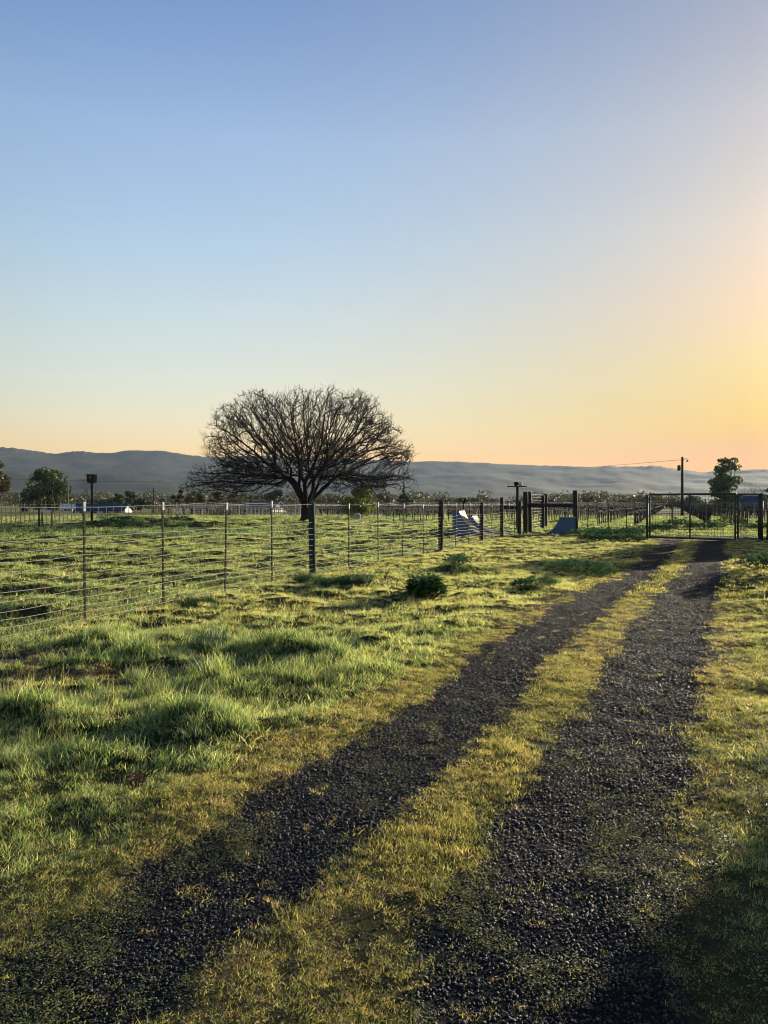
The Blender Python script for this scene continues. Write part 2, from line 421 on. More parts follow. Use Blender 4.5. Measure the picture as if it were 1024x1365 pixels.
# ------------------------------------------------------------------ hills
def hill_range(name, prof, r_lo, r_pk, r_hi, seed, rough, az0=-62, az1=62, da=.05, bumps=3.0):
    pk_az = np.degrees(np.arctan((np.array([p[0] for p in prof]) - CX) / F))
    pk_tan = np.array([(HY - p[1]) / F for p in prof])
    az = np.radians(np.arange(az0, az1, da)); K = 34
    rr = np.concatenate([np.linspace(r_lo, r_pk, K), np.linspace(r_pk, r_hi, 7)[1:]])
    A, Rr = np.meshgrid(az, rr)
    fine = np.interp(np.degrees(az), pk_az, pk_tan); kk = np.exp(-np.linspace(-2, 2, 25) ** 2); kk /= kk.sum()
    fine = np.convolve(np.pad(fine, 12, mode='edge'), kk, mode='valid')
    k2 = np.exp(-np.linspace(-2, 2, 141) ** 2); k2 /= k2.sum(); broad = np.convolve(np.pad(fine, 70, mode='edge'), k2, mode='valid')
    fine = fine + .0022 * (fbm(np.degrees(az) * .9 + 50, az * 0, seed + 30, 4) - .5)
    up = np.clip((Rr - r_lo) / (r_pk - r_lo), 0, 1) ** 9
    crest = (fine[None, :] * up + broad[None, :] * (1 - up)) * (r_pk * np.cos(A)) + EYE   # height of the crest
    u = np.clip((Rr - r_lo) / (r_pk - r_lo), 0, 1); v = np.clip((Rr - r_pk) / (r_hi - r_pk), 0, 1)
    shape = (u ** 1.15) * (1 - .6 * v)
    x = Rr * np.sin(A); y = Rr * np.cos(A)
    spur = np.abs(fbm(x / 420, y / 600, seed, 4) - .5) * 2
    z = crest * shape * (1 - rough * (1 - u) * (1 - spur) * 1.6 * u)
    z = z + crest * .05 * (fbm(x / 180, y / 260, seed + 5, 4) - .5) * np.minimum(1, u * 3) * (1 - u ** 6)
    z = z + 16 * (fbm(x / 110, y / 140, seed + 12, 3) - .5) * np.minimum(1, u * 3) * (1 - u ** 8)
    wood = sstep(.42, .6, fbm(x / 130, y / 160, seed + 9, 3))
    z = z + bumps * (vnoise(x / 7, y / 7, seed + 3) + .8 * vnoise(x / 16, y / 16, seed + 4) - .5) * wood * sstep(.93, 1.0, u)
    z[0, :] = -3
    n_r, n_a = z.shape; idx = np.arange(n_r * n_a).reshape(n_r, n_a)
    Fq = np.stack([idx[:-1, :-1], idx[1:, :-1], idx[1:, 1:], idx[:-1, 1:]], -1).reshape(-1, 4)
    me = np_mesh(name, np.stack([x, y, z], -1).reshape(-1, 3), Fq, M['hill'], True)
    return tag(link(name, me), kind='structure')
RIDGE = [(-1200, 590), (-500, 600), (-100, 594), (0, 597), (20, 598), (50, 602), (72, 605), (100, 602), (145, 604), (175, 600), (215, 601), (235, 603), (256, 607), (275, 610),
         (330, 608), (420, 611), (555, 615), (610, 615), (650, 617), (720, 621), (760, 622), (800, 622), (850, 622), (872, 621), (895, 624), (920, 628), (940, 630),
         (970, 627), (1000, 626), (1100, 624), (1400, 618), (2200, 610)]
hill_range('far_hills', RIDGE, 1700, 3000, 3700, 60, .28)
LOW = [(-1200, 640), (-200, 628), (0, 626), (40, 634), (90, 640), (150, 634), (210, 640), (290, 652), (380, 655), (520, 664), (650, 668), (1100, 668), (2200, 660)]
hill_range('near_foothills', LOW, 1250, 1700, 2100, 80, .3, bumps=2.5)

# ------------------------------------------------------------------ haze: the pale morning air
t = NT('morning_haze')
pv = t.node('ShaderNodeVolumePrincipled'); pv.inputs['Color'].default_value = (.54, .69, .92, 1)
pv.inputs['Density'].default_value = .000056; pv.inputs['Anisotropy'].default_value = .3
t.l.new(pv.outputs[0], t.out.inputs['Volume'])
hb = MB(); hb.box((-4200, -60, -5), (4200, 4000, 290)); hz = hb.build('haze', t.m); tag(hz, kind='stuff')

# ------------------------------------------------------------------ scattering
src_n = [0]
def scatter(name, P, rot, scl, tone, variants, var, label, kind='stuff', cat=None):
    """one object whose points carry copies of small meshes (grass, gravel): nobody could count them"""
    me = bpy.data.meshes.new(name); n = len(P)
    me.vertices.add(n); me.vertices.foreach_set('co', np.asarray(P, dtype=np.float32).ravel())
    for nm, dt, vals, f in (('rot', 'FLOAT_VECTOR', rot, 'vector'), ('scl', 'FLOAT_VECTOR', scl, 'vector'), ('tone', 'FLOAT', tone, 'value'), ('var', 'INT', var, 'value')):
        a = me.attributes.new(nm, dt, 'POINT')
        a.data.foreach_set(f, np.asarray(vals, dtype=np.int32 if dt == 'INT' else np.float32).ravel())
    o = link(name, me); tag(o, label, kind=kind)
    col = bpy.data.collections.new(name + '_source')
    for k, vm in enumerate(variants):
        q = bpy.data.objects.new('%s_blade_%02d' % (name, k), vm); col.objects.link(q)
    ng = bpy.data.node_groups.new(name, 'GeometryNodeTree')
    ng.interface.new_socket('Geometry', in_out='INPUT', socket_type='NodeSocketGeometry')
    ng.interface.new_socket('Geometry', in_out='OUTPUT', socket_type='NodeSocketGeometry')
    N, L = ng.nodes, ng.links
    gi = N.new('NodeGroupInput'); go = N.new('NodeGroupOutput')
    ip = N.new('GeometryNodeInstanceOnPoints'); ci = N.new('GeometryNodeCollectionInfo')
    ci.inputs['Collection'].default_value = col; ci.inputs['Separate Children'].default_value = True; ci.inputs['Reset Children'].default_value = True
    L.new(gi.outputs[0], ip.inputs['Points']); L.new(ci.outputs[0], ip.inputs['Instance'])
    ip.inputs['Pick Instance'].default_value = True
    def na(nm, dt):
        a = N.new('GeometryNodeInputNamedAttribute'); a.data_type = dt; a.inputs['Name'].default_value = nm
        return a.outputs['Attribute']
    L.new(na('var', 'INT'), ip.inputs['Instance Index'])
    e2r = N.new('FunctionNodeEulerToRotation'); L.new(na('rot', 'FLOAT_VECTOR'), e2r.inputs[0]); L.new(e2r.outputs[0], ip.inputs['Rotation'])
    L.new(na('scl', 'FLOAT_VECTOR'), ip.inputs['Scale'])
    L.new(ip.outputs[0], go.inputs[0])
    md = o.modifiers.new('scatter', 'NODES'); md.node_group = ng
    return o

def clump(name, n, rad, h0, h1, wid, bend, mat, segs=3, seed=0, lean=0.25):
    """a tuft of n curved blades"""
    r = np.random.default_rng(seed); V = []; Fc = []; H = []; Rn = []
    for b in range(n):
        a = r.uniform(0, 2 * math.pi); q = rad * math.sqrt(r.uniform(0, 1))
        x0, y0 = q * math.cos(a), q * math.sin(a)
        h = r.uniform(h0, h1); d = r.uniform(0, 2 * math.pi)
        ln = r.uniform(0, lean) * h; bd = abs(r.normal(0, bend)) * h
        f = r.uniform(0, math.pi); wx, wy = math.cos(f) * wid * r.uniform(.6, 1.2), math.sin(f) * wid * r.uniform(.6, 1.2)
        n0 = len(V); rb = r.uniform()
        for k in range(segs + 1):
            u = k / segs; off = ln * u + bd * u ** 2.2
            z = h * (u - .25 * (bd / h) * u ** 3) - .01
            cx, cy = x0 + off * math.cos(d), y0 + off * math.sin(d)
            ww = (1 - u ** 1.6) * .5 + .03
            V += [(cx - wx * ww, cy - wy * ww, z), (cx + wx * ww, cy + wy * ww, z)]
            H += [u, u]; Rn += [rb, rb]
        for k in range(segs):
            i = n0 + 2 * k; Fc.append((i, i + 1, i + 3, i + 2))
    me = np_mesh(name, V, Fc, mat, False); fattr(me, 'h', H); fattr(me, 'rnd', Rn); return me

def weedlet(name, n, rad, mat, seed=0, size=.02):
    """low rosette of small rounded leaves lying near the ground"""
    r = np.random.default_rng(seed); V = []; Fc = []; H = []; Rn = []
    for b in range(n):
        a = r.uniform(0, 2 * math.pi); q = rad * math.sqrt(r.uniform()); s_ = size * r.uniform(.6, 1.3); d = r.uniform(0, 6.28)
        c = Vector((q * math.cos(a), q * math.sin(a), r.uniform(.004, .03))); dx = Vector((math.cos(d), math.sin(d), r.uniform(-.2, .5))); dy = Vector((-math.sin(d), math.cos(d), r.uniform(-.3, .3)))
        n0 = len(V); rb = r.uniform()
        for u, vv in ((-.6, 0), (0, -.4), (.6, 0), (0, .4)):
            V.append(tuple(c + dx * s_ * u + dy * s_ * vv)); H.append(.5); Rn.append(rb)
        Fc.append((n0, n0 + 1, n0 + 2, n0 + 3))
    me = np_mesh(name, V, Fc, mat, False); fattr(me, 'h', H); fattr(me, 'rnd', Rn); return me

def stone(name, seed):
    r = np.random.default_rng(seed)
    import bmesh
    bm = bmesh.new(); bmesh.ops.create_icosphere(bm, subdivisions=1, radius=.5)
    for v in bm.verts:
        v.co *= r.uniform(.72, 1.15); v.co.z *= .6; v.co.x *= 1.15
    for k in range(3):       # broken flat faces
        nrm = Vector(r.normal(size=3)).normalized(); nrm.z = abs(nrm.z) * .6
        for v in bm.verts:
            d = v.co.dot(nrm) - .33
            if d > 0: v.co -= nrm * d
    me = bpy.data.meshes.new(name); bm.to_mesh(me); bm.free(); me.materials.append(M['stone']); return me

def ring_points(r0, r1, dens, az=R(37)):
    """random points of the view's wedge between two distances (a bit wider than the frame, a little behind it)"""
    area = az * ((r1 + 1) ** 2 - (r0 + 1) ** 2); n = int(dens * area)
    r = np.sqrt(rng.uniform((r0 + 1) ** 2, (r1 + 1) ** 2, n)); a = rng.uniform(-az, az, n)
    return r * np.sin(a), r * np.cos(a) - 1

lush = [clump('lush_%d' % k, 34, .075, .04, .17, .0046, .35, M['grass'], 4, 100 + k, .45) for k in range(8)]
mid = [clump('mid_%d' % k, 36, .10, .015, .075, .0045, .5, M['grass'], 3, 200 + k, .6) for k in range(7)]
short = [clump('short_%d' % k, 64, .075, .008, .036, .0030, .6, M['turf'], 2, 300 + k, .9) for k in range(8)]
farc_ = [clump('farclump_%d' % k, 60, .26, .03, .13, .010, .5, M['grass'], 2, 400 + k) for k in range(5)]
shortfar = [clump('shortfar_%d' % k, 60, .20, .02, .06, .011, .6, M['turf'], 2, 500 + k, .7) for k in range(4)]
moss = [weedlet('moss_%d' % k, 46, .06, M['turf'], 600 + k, .0065) for k in range(4)]

def tall_mask(x, y):
    """0 short .. 1 tall: where the left verge grows lush"""
    dl, dr, dm = rut_dist(x, y)
    a = sstep(.35, 1.5, -dl - .35 + (fbm(x * 1.5, y * 1.5, 31) - .5) * 1.3)
    a = a * (.35 + .65 * sstep(.38, .62, fbm(x * .9, y * 1.5, 33, 3)))
    m = 0
    for cx, cy, ax, ay, h in MOUNDS[:12]:
        m = np.maximum(m, np.exp(-(((x - cx) / (ax * 1.1)) ** 2 + ((y - cy) / (ay * 1.2)) ** 2)) * sstep(.02, .09, h + 0 * x))
    a = np.maximum(a * (1 - .75 * sstep(8, 10, y)), m)
    return np.where(dm < 0, a, 0) * (1 - dirt_mask(x, y) * .95) * (1 - sstep(0, .4, fence_side(x, y))) * (1 - .7 * np.exp(-((x + 3.0) / .9) ** 2 - ((y - 6.1) / .45) ** 2))

def euler(n, tilt=.15):
    return np.stack([rng.normal(0, tilt, n), rng.normal(0, tilt, n), rng.uniform(0, 6.283, n)], -1)
def emit(name, x, y, scale, sz, tone, meshes, label, tilt=.15, dz=0, sxy=None):
    n = len(x); P = np.stack([x, y, ground_z(x, y) + dz], -1)
    s = np.stack([sxy if sxy is not None else scale, sxy if sxy is not None else scale, scale * sz], -1)
    return scatter(name, P, euler(n, tilt), s, np.clip(tone, 0, 1), meshes, rng.integers(0, len(meshes), n), label)

# tall lush grass of the near left verge
def pick(r0, r1, dens, prob, **k):
    x, y = ring_points(r0, r1, dens, **k); p = prob(x, y); keep = rng.uniform(size=len(x)) < p
    return x[keep], y[keep]
gx, gy = [], []
for r0, r1, d in ((1.2, 6, 240), (6, 9.5, 150), (9.5, 14, 75), (14, 24, 34)):
    a, b = pick(r0, r1, d, lambda x, y: sstep(.25, .7, tall_mask(x, y))); gx.append(a); gy.append(b)
x, y = np.concatenate(gx), np.concatenate(gy)
tm = tall_mask(x, y); nz = fbm(x * 1.6, y * 1.6, 51)
emit('tall_grass', x, y, (.26 + .34 * tm + .72 * tussock(x, y) * tm) * rng.uniform(.6, 1.25, len(x)), 1, .02 + .62 * nz + rng.normal(0, .13, len(x)) + .12 * (1 - tm), lush, 'lush dewy green grass in thick tufts along the left verge of the track')
cnt = [len(x)]

# medium grass: everywhere on verges except ruts
gx, gy = [], []
for r0, r1, d in ((1.2, 5, 330), (5, 10, 170), (10, 18, 75), (18, 36, 30)):
    def pr(x, y):
        dl, dr, dm = rut_dist(x, y)
        out = np.where(dm < 0, sstep(.30, .7, -dl - .25 + (fbm(x * 1.7, y * 1.7, 61) - .5)), sstep(.35, .9, dr - .2 + (fbm(x * 1.7, y * 1.7, 62) - .5)))
        out = np.where(y > 34, 1, out)
        return out * (1 - .93 * dirt_mask(x, y)) * np.where(fence_side(x, y) > .3, .6, 1)
    a, b = pick(r0, r1, d, pr); gx.append(a); gy.append(b)
x, y = np.concatenate(gx), np.concatenate(gy)
nz = .6 * fbm(x * 1.1, y * 1.1, 52) + .4 * fbm(x * 5, y * 6, 57, 2); fs = fence_side(x, y)
tone = .24 + .50 * nz + rng.normal(0, .10, len(x)) + .10 * yellow_mask(x, y) + .26 * sstep(5, 13, y) * (fs < 0) + .04 * (fs >= 0)  # tone lifted with distance on the track side to paint in backlit glow
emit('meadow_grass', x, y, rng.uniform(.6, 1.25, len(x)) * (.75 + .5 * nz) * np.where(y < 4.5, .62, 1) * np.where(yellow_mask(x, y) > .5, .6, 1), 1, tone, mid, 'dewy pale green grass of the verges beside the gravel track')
cnt.append(len(x))

# short yellow turf: middle strip and edges
gx, gy = [], []
def prs(x, y):
    dl, dr, dm = rut_dist(x, y)
    rm = rut_mask(x, y)
    near = yellow_mask(x, y)
    thin = sstep(.30, .58, fbm(x * 2.1, y * 2.1, 66, 3) + .22 * sstep(2.5, 5.5, y))
    mid_ = (np.abs(dm) < .8)
    return np.where(mid_, np.clip(.18 + .3 * sstep(3, 5, y) + thin, 0, 1), np.maximum(near, .25)) * (1 - rm) + rm * (.012 + .09 * thin * (1 - sstep(2.2, 3.8, y)))
for r0, r1, d in ((1.2, 3.2, 1100), (3.2, 4.5, 800), (4.5, 8, 440), (8, 13, 180)):
    a, b = pick(r0, r1, d, prs); gx.append(a); gy.append(b)
x, y = np.concatenate(gx), np.concatenate(gy)
nz = fbm(x * 1.3, y * 1.3, 53)
tone = .10 + .55 * nz + .22 * sstep(2.8, 6, y) + rng.normal(0, .13, len(x)) + .45 * (rng.uniform(size=len(x)) < .30 * (1 - sstep(3.5, 6, y)))
dm = rut_dist(x, y)[2]
hs = np.where(np.abs(dm) < .8, .75 + .6 * sstep(.42, .66, fbm(x * 2.3, y * 2.3, 67)) * (1 - np.abs(dm) / .9), .8)
emit('yellow_turf', x, y, rng.uniform(.7, 1.2, len(x)) * np.interp(y, [2, 5], [.62, 1]), hs, tone, short, 'short yellow green turf on the strip between the two ruts', .2)
cnt.append(len(x))
gx, gy = [], []
for r0, r1, d in ((13, 22, 34), (22, 36, 16)):
    a, b = pick(r0, r1, d, lambda x, y: prs(x, y) * (1 - .9 * rut_mask(x, y))); gx.append(a); gy.append(b)
x, y = np.concatenate(gx), np.concatenate(gy)
emit('yellow_turf_far', x, y, rng.uniform(.6, 1.0, len(x)), 1, .25 + .55 * fbm(x * 1.3, y * 1.3, 53) + rng.normal(0, .1, len(x)), shortfar, 'short yellow turf of the track further away towards the gate', .2)
cnt.append(len(x))
# moss and tiny weeds creeping over the gravel
gx, gy = [], []
for r0, r1, d in ((1.2, 4, 520), (4, 7, 200), (7, 12, 40)):
    a, b = pick(r0, r1, d, lambda x, y: rut_mask(x, y) * (sstep(.46, .60, fbm(x * 2.6, y * 2.0, 71, 3)) * (1 - .75 * sstep(3.2, 5.5, y)) + .03 + .25 * (rut_mask(x, y) < .7))); gx.append(a); gy.append(b)
x, y = np.concatenate(gx), np.concatenate(gy)
emit('moss', x, y, rng.uniform(.6, 1.3, len(x)), 1, rng.uniform(.05, .5, len(x)), moss, 'small green weeds creeping over the dark gravel', .1, .004)
cnt.append(len(x))
stalk = [clump('stalk_%d' % k, 7, .10, .14, .34, .0028, .28, M['turf'], 5, 900 + k, .35) for k in range(5)]
def prk(x, y):
    dl, dr, dm = rut_dist(x, y)
    return np.where(dm < 0, sstep(.5, 1.4, -dl - .3), sstep(.5, 1.2, dr - .3)) * (1 - dirt_mask(x, y) * .5) * sstep(.38, .6, fbm(x * .8, y * .8, 77))
gx, gy = [], []
for r0, r1, d in ((1.2, 6, 16), (6, 12, 12), (12, 30, 4)):
    a, b = pick(r0, r1, d, prk); gx.append(a); gy.append(b)
x, y = np.concatenate(gx), np.concatenate(gy)
emit('dry_stalks', x, y, rng.uniform(.45, .95, len(x)), 1, rng.uniform(.72, 1.0, len(x)), stalk, 'thin dry pale grass stalks standing above the green grass', .12)
cnt.append(len(x))
clover = [weedlet('clover_%d' % k, 60, .07, M['grass'], 650 + k, .006) for k in range(4)]
def prc(x, y):
    dl, dr, dm = rut_dist(x, y)
    return np.where(dm < 0, sstep(.5, 1.0, -dl) * (1 - sstep(3.6, 4.6, y)), sstep(.35, .8, dr) * (1 - sstep(4.5, 7, y))) * sstep(.3, .5, fbm(x * 1.8, y * 1.8, 79))
gx, gy = [], []
a, b = pick(1.2, 6.5, 260, prc); gx.append(a); gy.append(b)
x, y = np.concatenate(gx), np.concatenate(gy)
emit('clover', x, y, rng.uniform(.6, 1.3, len(x)), 1.2, .26 + .26 * fbm(x * 2, y * 2, 58) + rng.normal(0, .08, len(x)), clover, 'low fresh green clover and small leaves carpeting the near verges', .15, .006)
cnt.append(len(x))
# gravel
stones = [stone('gravel_piece_%d' % k, 700 + k) for k in range(8)]
gx, gy, ss = [], [], []
for r0, r1, d, s0, s1 in ((1.2, 3.6, 5200, .007, .017), (3.6, 6, 3400, .008, .020), (6, 10, 1500, .011, .026), (10, 20, 420, .016, .036)):
    a, b = pick(r0, r1, d, lambda x, y: np.clip(rut_mask(x, y) * 1.0 + .18 * (np.abs(rut_dist(x, y)[2]) < 1.5), 0, 1), az=R(34)); gx.append(a); gy.append(b)
    ss.append(s0 + (s1 - s0) * rng.uniform(0, 1, len(a)) ** 2.2)
x, y, s_ = np.concatenate(gx), np.concatenate(gy), np.concatenate(ss)
emit('gravel', x, y, s_, 1, rng.uniform(0, 1, len(x)) ** .8, stones, 'loose dark grey gravel filling the two wheel ruts', .5, .002)
cnt.append(len(x))
# field beyond the fence and far ground
gx, gy = [], []
for r0, r1, d in ((6, 16, 34), (16, 30, 17), (30, 55, 7), (55, 95, 3)):
    a, b = pick(r0, r1, d, lambda x, y: np.where((fence_side(x, y) > .2) | (y > 36), 1, .0) * (.16 + .84 * sstep(.38, .58, fbm(x * .9, y * 1.6, 81, 3)))); gx.append(a); gy.append(b)
x, y = np.concatenate(gx), np.concatenate(gy)
nz = .6 * fbm(x * .25, y * .5, 55, 4) + .4 * fbm(x * 2, y * 3, 56, 2)
dark_strip = np.exp(-((y - 39) / 4.0) ** 2) * (x < -5)  # strip of taller, darker grass
tone = .25 + .50 * nz + rng.normal(0, .12, len(x)) - .38 * dark_strip
emit('field_grass', x, y, rng.uniform(.6, 1.1, len(x)) * np.interp(y, [10, 40, 90], [.75, 1.2, 2.0]) * (1 + .8 * dark_strip), .9, tone, farc_, 'hummocky green pasture grass beyond the wire fence')
cnt.append(len(x))
print('scatter counts', cnt, sum(cnt))

# ------------------------------------------------------------------ wire fence along the pasture
def tpost_mesh(h):
    m = MB(); m.box((-.019, -.003, -.3), (.019, .003, h)); m.box((-.004, .003, -.3), (.004, .022, h))
    for k in range(int(h / .055)):
        m.box((-.012, -.010, .05 + k * .055), (.012, -.003, .065 + k * .055))
    return m.mesh('metal_post', M['rust'])
def cap_mesh(h):
    m = MB(); m.box((-.0215, -.0125, h - .12), (.0215, -.0035, h + .004)); m.box((-.0065, -.0035, h - .12), (.0065, .025, h + .004))
    return m.mesh('white_cap', M['cap'])
TP, TC = tpost_mesh(1.6), cap_mesh(1.6)
fence = empty('wire_fence', (F0[0], F0[1], 0), 'long wire fence with dark metal posts and a few wooden posts beside the pasture', 'fence')
def floc(s): p = F0 + FD * s; return p[0], p[1]
fang = math.atan2(FD[1], FD[0])
def tpost(x, y, parent, root, h=1.6, rz=0):
    p = link('metal_post', TP, parent, (x - root[0], y - root[1], gz(x, y) * .5)); p.rotation_euler = (rng.normal(0, .012), rng.normal(0, .015), rz)
    p.scale = (1, 1, h / 1.6)
    c = link('white_cap', TC, p); return p
r0 = (F0[0], F0[1])
for s in (-7.2, -5.4, -3.6, -1.8, 0, 1.66, 3.38, 5.07, 8.9, 10.9, 12.9, 14.97, 18.9, 20.9, 25.2, 29.2, 30.6):
    x, y = floc(s); tpost(x, y, fence, r0, 1.6 + rng.normal(0, .02), fang)
def round_post(x, y, h, rad, mat, parent, root, name='wooden_post'):
    m = MB(); k = 9
    pts = [(0, 0, -.3 + (h + .3) * i / k) for i in range(k + 1)]
    m.tube(pts, [rad * (1 + .04 * math.sin(i * 1.7 + x)) for i in range(k + 1)], 12, wob=.03)
    o = m.build(name, mat, parent, True, (x - root[0], y - root[1], gz(x, y) * .5)); o.rotation_euler = (rng.normal(0, .012), rng.normal(0, .012), rng.uniform(0, 6)); return o
for s, h, rad, mt in ((6.87, 1.6, .075, 'wood_green'), (16.9, 1.72, .085, 'wood_dark'), (23.05, 1.62, .085, 'wood_dark'), (27.3, 1.9, .085, 'wood_dark'), (31.8, 1.75, .085, 'wood_dark')):
    x, y = floc(s); round_post(x, y, h, rad, M[mt], fence, r0)
WH = [.07, .16, .26, .36, .46, .57, .68, .80, .92, 1.04, 1.15, 1.56]
for k, h in enumerate(WH):
    m = MB(); pts = []
    ss_ = np.arange(-9.2, 33.9, .43)
    for j, s in enumerate(ss_):
        x, y = floc(s); sag = .008 * math.sin(s * .9 + k * 2.1) + .005 * math.sin(s * 3.4 + k)
        if k > 9: sag *= 1.6
        pts.append((x - r0[0] + .012 * math.sin(s + k) + .03, y - r0[1] - .012, h + sag + .5 * gz(x, y)))
    m.tube(pts, .0028, 4, False); m.build('wire', M['wire'], fence)

# ------------------------------------------------------------------ timber stock entrance (tall posts with a cross beam)
def wood_beam(p0, p1, rad, name, mat, parent, root):
    m = MB(); p0 = Vector(p0) - Vector(root); p1 = Vector(p1) - Vector(root)
    m.tube([p0.lerp(p1, k / 8) for k in range(9)], [rad * (1 + .05 * math.sin(k * 2.1)) for k in range(9)], 8, wob=.04)
    return m.build(name, mat, parent, True)
DE = 39.5
r1 = at(668, 711, DE); r1.z = 0
ent = empty('timber_entrance', r1, 'dark timber frame of tall posts joined by one long cross beam', 'timber frame')
def epost(px, top, D, rad, parent=ent, root=r1):
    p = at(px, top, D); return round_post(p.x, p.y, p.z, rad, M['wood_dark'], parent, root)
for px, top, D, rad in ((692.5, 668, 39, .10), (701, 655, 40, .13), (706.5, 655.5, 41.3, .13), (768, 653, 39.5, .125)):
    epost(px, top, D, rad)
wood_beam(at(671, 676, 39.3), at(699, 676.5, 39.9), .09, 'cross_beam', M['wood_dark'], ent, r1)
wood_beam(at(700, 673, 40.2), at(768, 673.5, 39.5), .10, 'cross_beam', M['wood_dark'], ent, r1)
# short run of tall wire fence going away behind the frame
tall = empty('tall_wire_fence', r1, 'tall closely wired fence running away behind the dark timber frame', 'fence')
for px, top, D, rad in ((723, 660, 47, .13), (727, 658.5, 49, .13)): epost(px, top, D, rad, tall, r1)
pa, pb = at(707, 655, 41.5), at(723, 660, 47)
for k in range(13):
    h = .12 + k * .165; m = MB()
    pts = []
    for j in range(9):
        u = j / 8; x = pa.x + (pb.x - pa.x) * u; y = pa.y + (pb.y - pa.y) * u
        pts.append((x - r1.x, y - r1.y, h + .02 * math.sin(3.1 * u + k)))
    m.tube(pts, .006, 4, False); m.build('wire', M['wire'], tall)
# wire fence between the frame and the gate
pc, pd = at(768, 711, 39.5), at(863, 719, 34)
r2 = Vector((pc.x, pc.y, 0))
gf = empty('wire_fence', r2, 'thin dark wire fence running from the timber frame to the metal gate', 'fence')
for u in (.18, .5, .74):
    x, y = pc.x + (pd.x - pc.x) * u, pc.y + (pd.y - pc.y) * u; tpost(x, y, gf, r2, 1.75 if u == .5 else 1.5)
for k in range(9):
    h = .15 + k * .18; m = MB()
    m.tube([(pc.x + (pd.x - pc.x) * u - r2.x, pc.y + (pd.y - pc.y) * u - r2.y, h + .015 * math.sin(9 * u + k)) for u in np.linspace(0, 1, 12)], .004, 4, False)
    m.build('wire', M['steel_dark'], gf)

# ------------------------------------------------------------------ metal gate
def gate_leaf(pA, pB, h, label, mids):
    """pA, pB ground points of the two ends; a pipe frame filled with welded mesh"""
    A = Vector((pA.x, pA.y, 0)); B = Vector((pB.x, pB.y, 0)); L = (B - A).length
    g = empty('metal_gate', A, label, 'gate', None, math.atan2(B.y - A.y, B.x - A.x))
    z0 = .08
    def pipe(a, b, rad, nm):
        m = MB(); m.tube([a, b], rad, 8); return m.build(nm, M['steel_dark'], g, True)
    pipe((0, 0, z0), (0, 0, h), .042, 'frame_upright'); pipe((L, 0, z0), (L, 0, h), .042, 'frame_upright')
    pipe((-.03, 0, h), (L + .03, 0, h), .045, 'top_rail'); pipe((-.03, 0, z0), (L + .03, 0, z0), .045, 'bottom_rail')
    for q in mids: pipe((L * q, 0, z0), (L * q, 0, h), .036, 'frame_upright')
    m = MB(); st = .13
    for k in range(1, int(L / st)): m.tube([(k * st, .012, z0), (k * st, .012, h)], .0058, 4, False)
    for k in range(1, int((h - z0) / st)): m.tube([(0, .018, z0 + k * st), (L, .018, z0 + k * st)], .0058, 4, False)
    tag(m.build('wire_mesh', M['steel_dark'], g), kind='stuff')
    for z in (.35, h - .35):
        m = MB(); m.box((-.10, -.02, z - .03), (.03, .02, z + .03)); m.build('hinge', M['steel_dark'], g)
    m = MB(); m.box((L - .05, -.06, 1.02), (L + .08, -.03, 1.07)); m.build('latch', M['steel_dark'], g)
    return g
gA, gB = at(866.5, 719, 34), at(980.5, 722, 31.4)
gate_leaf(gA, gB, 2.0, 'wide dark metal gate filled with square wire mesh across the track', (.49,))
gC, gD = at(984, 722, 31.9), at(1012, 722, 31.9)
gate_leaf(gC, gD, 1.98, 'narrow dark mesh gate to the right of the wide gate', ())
def gate_post(px, top, D, rad, label):
    p = at(px, top, D); g = empty('gate_post', (p.x, p.y, 0), label, 'post', 'gate posts')
    m = MB(); m.tube([(0, 0, -.3), (0, 0, p.z)], rad, 10); m.build('post', M['steel_dark'], g, True)
    m = MB(); m.tube([(0, 0, p.z), (0, 0, p.z + .03)], rad * 1.2, 10); m.build('cap', M['steel_dark'], g, True)
gate_post(863, 661, 34.1, .055, 'dark round steel post carrying the left hinge of the wide gate')
gate_post(1015.5, 658.5, 31.9, .065, 'thick dark steel post at the right end of the narrow gate')
gate_post(1023, 664, 31.9, .03, 'thin dark steel post at the right edge beyond the narrow gate')
m = MB(); rr_ = at(1016, 720, 31.9); rf = empty('mesh_fence', (rr_.x, rr_.y, 0), 'dark square mesh fence continuing to the right of the gate', 'fence')
for k in range(60): m.tube([(.1 + k * .13, 0, .08), (.1 + k * .13, 0, 1.9)], .0058, 4, False)
for k in range(15): m.tube([(.1, .006, .08 + k * .13), (8, .006, .08 + k * .13)], .0058, 4, False)
tag(m.build('wire_mesh', M['steel_dark'], rf), kind='stuff')
for k in range(4):
    m = MB(); m.tube([(.26 + k * 2.5, .03, -.3), (.26 + k * 2.5, .03, 1.95)], .03, 8); m.build('post', M['steel_dark'], rf)

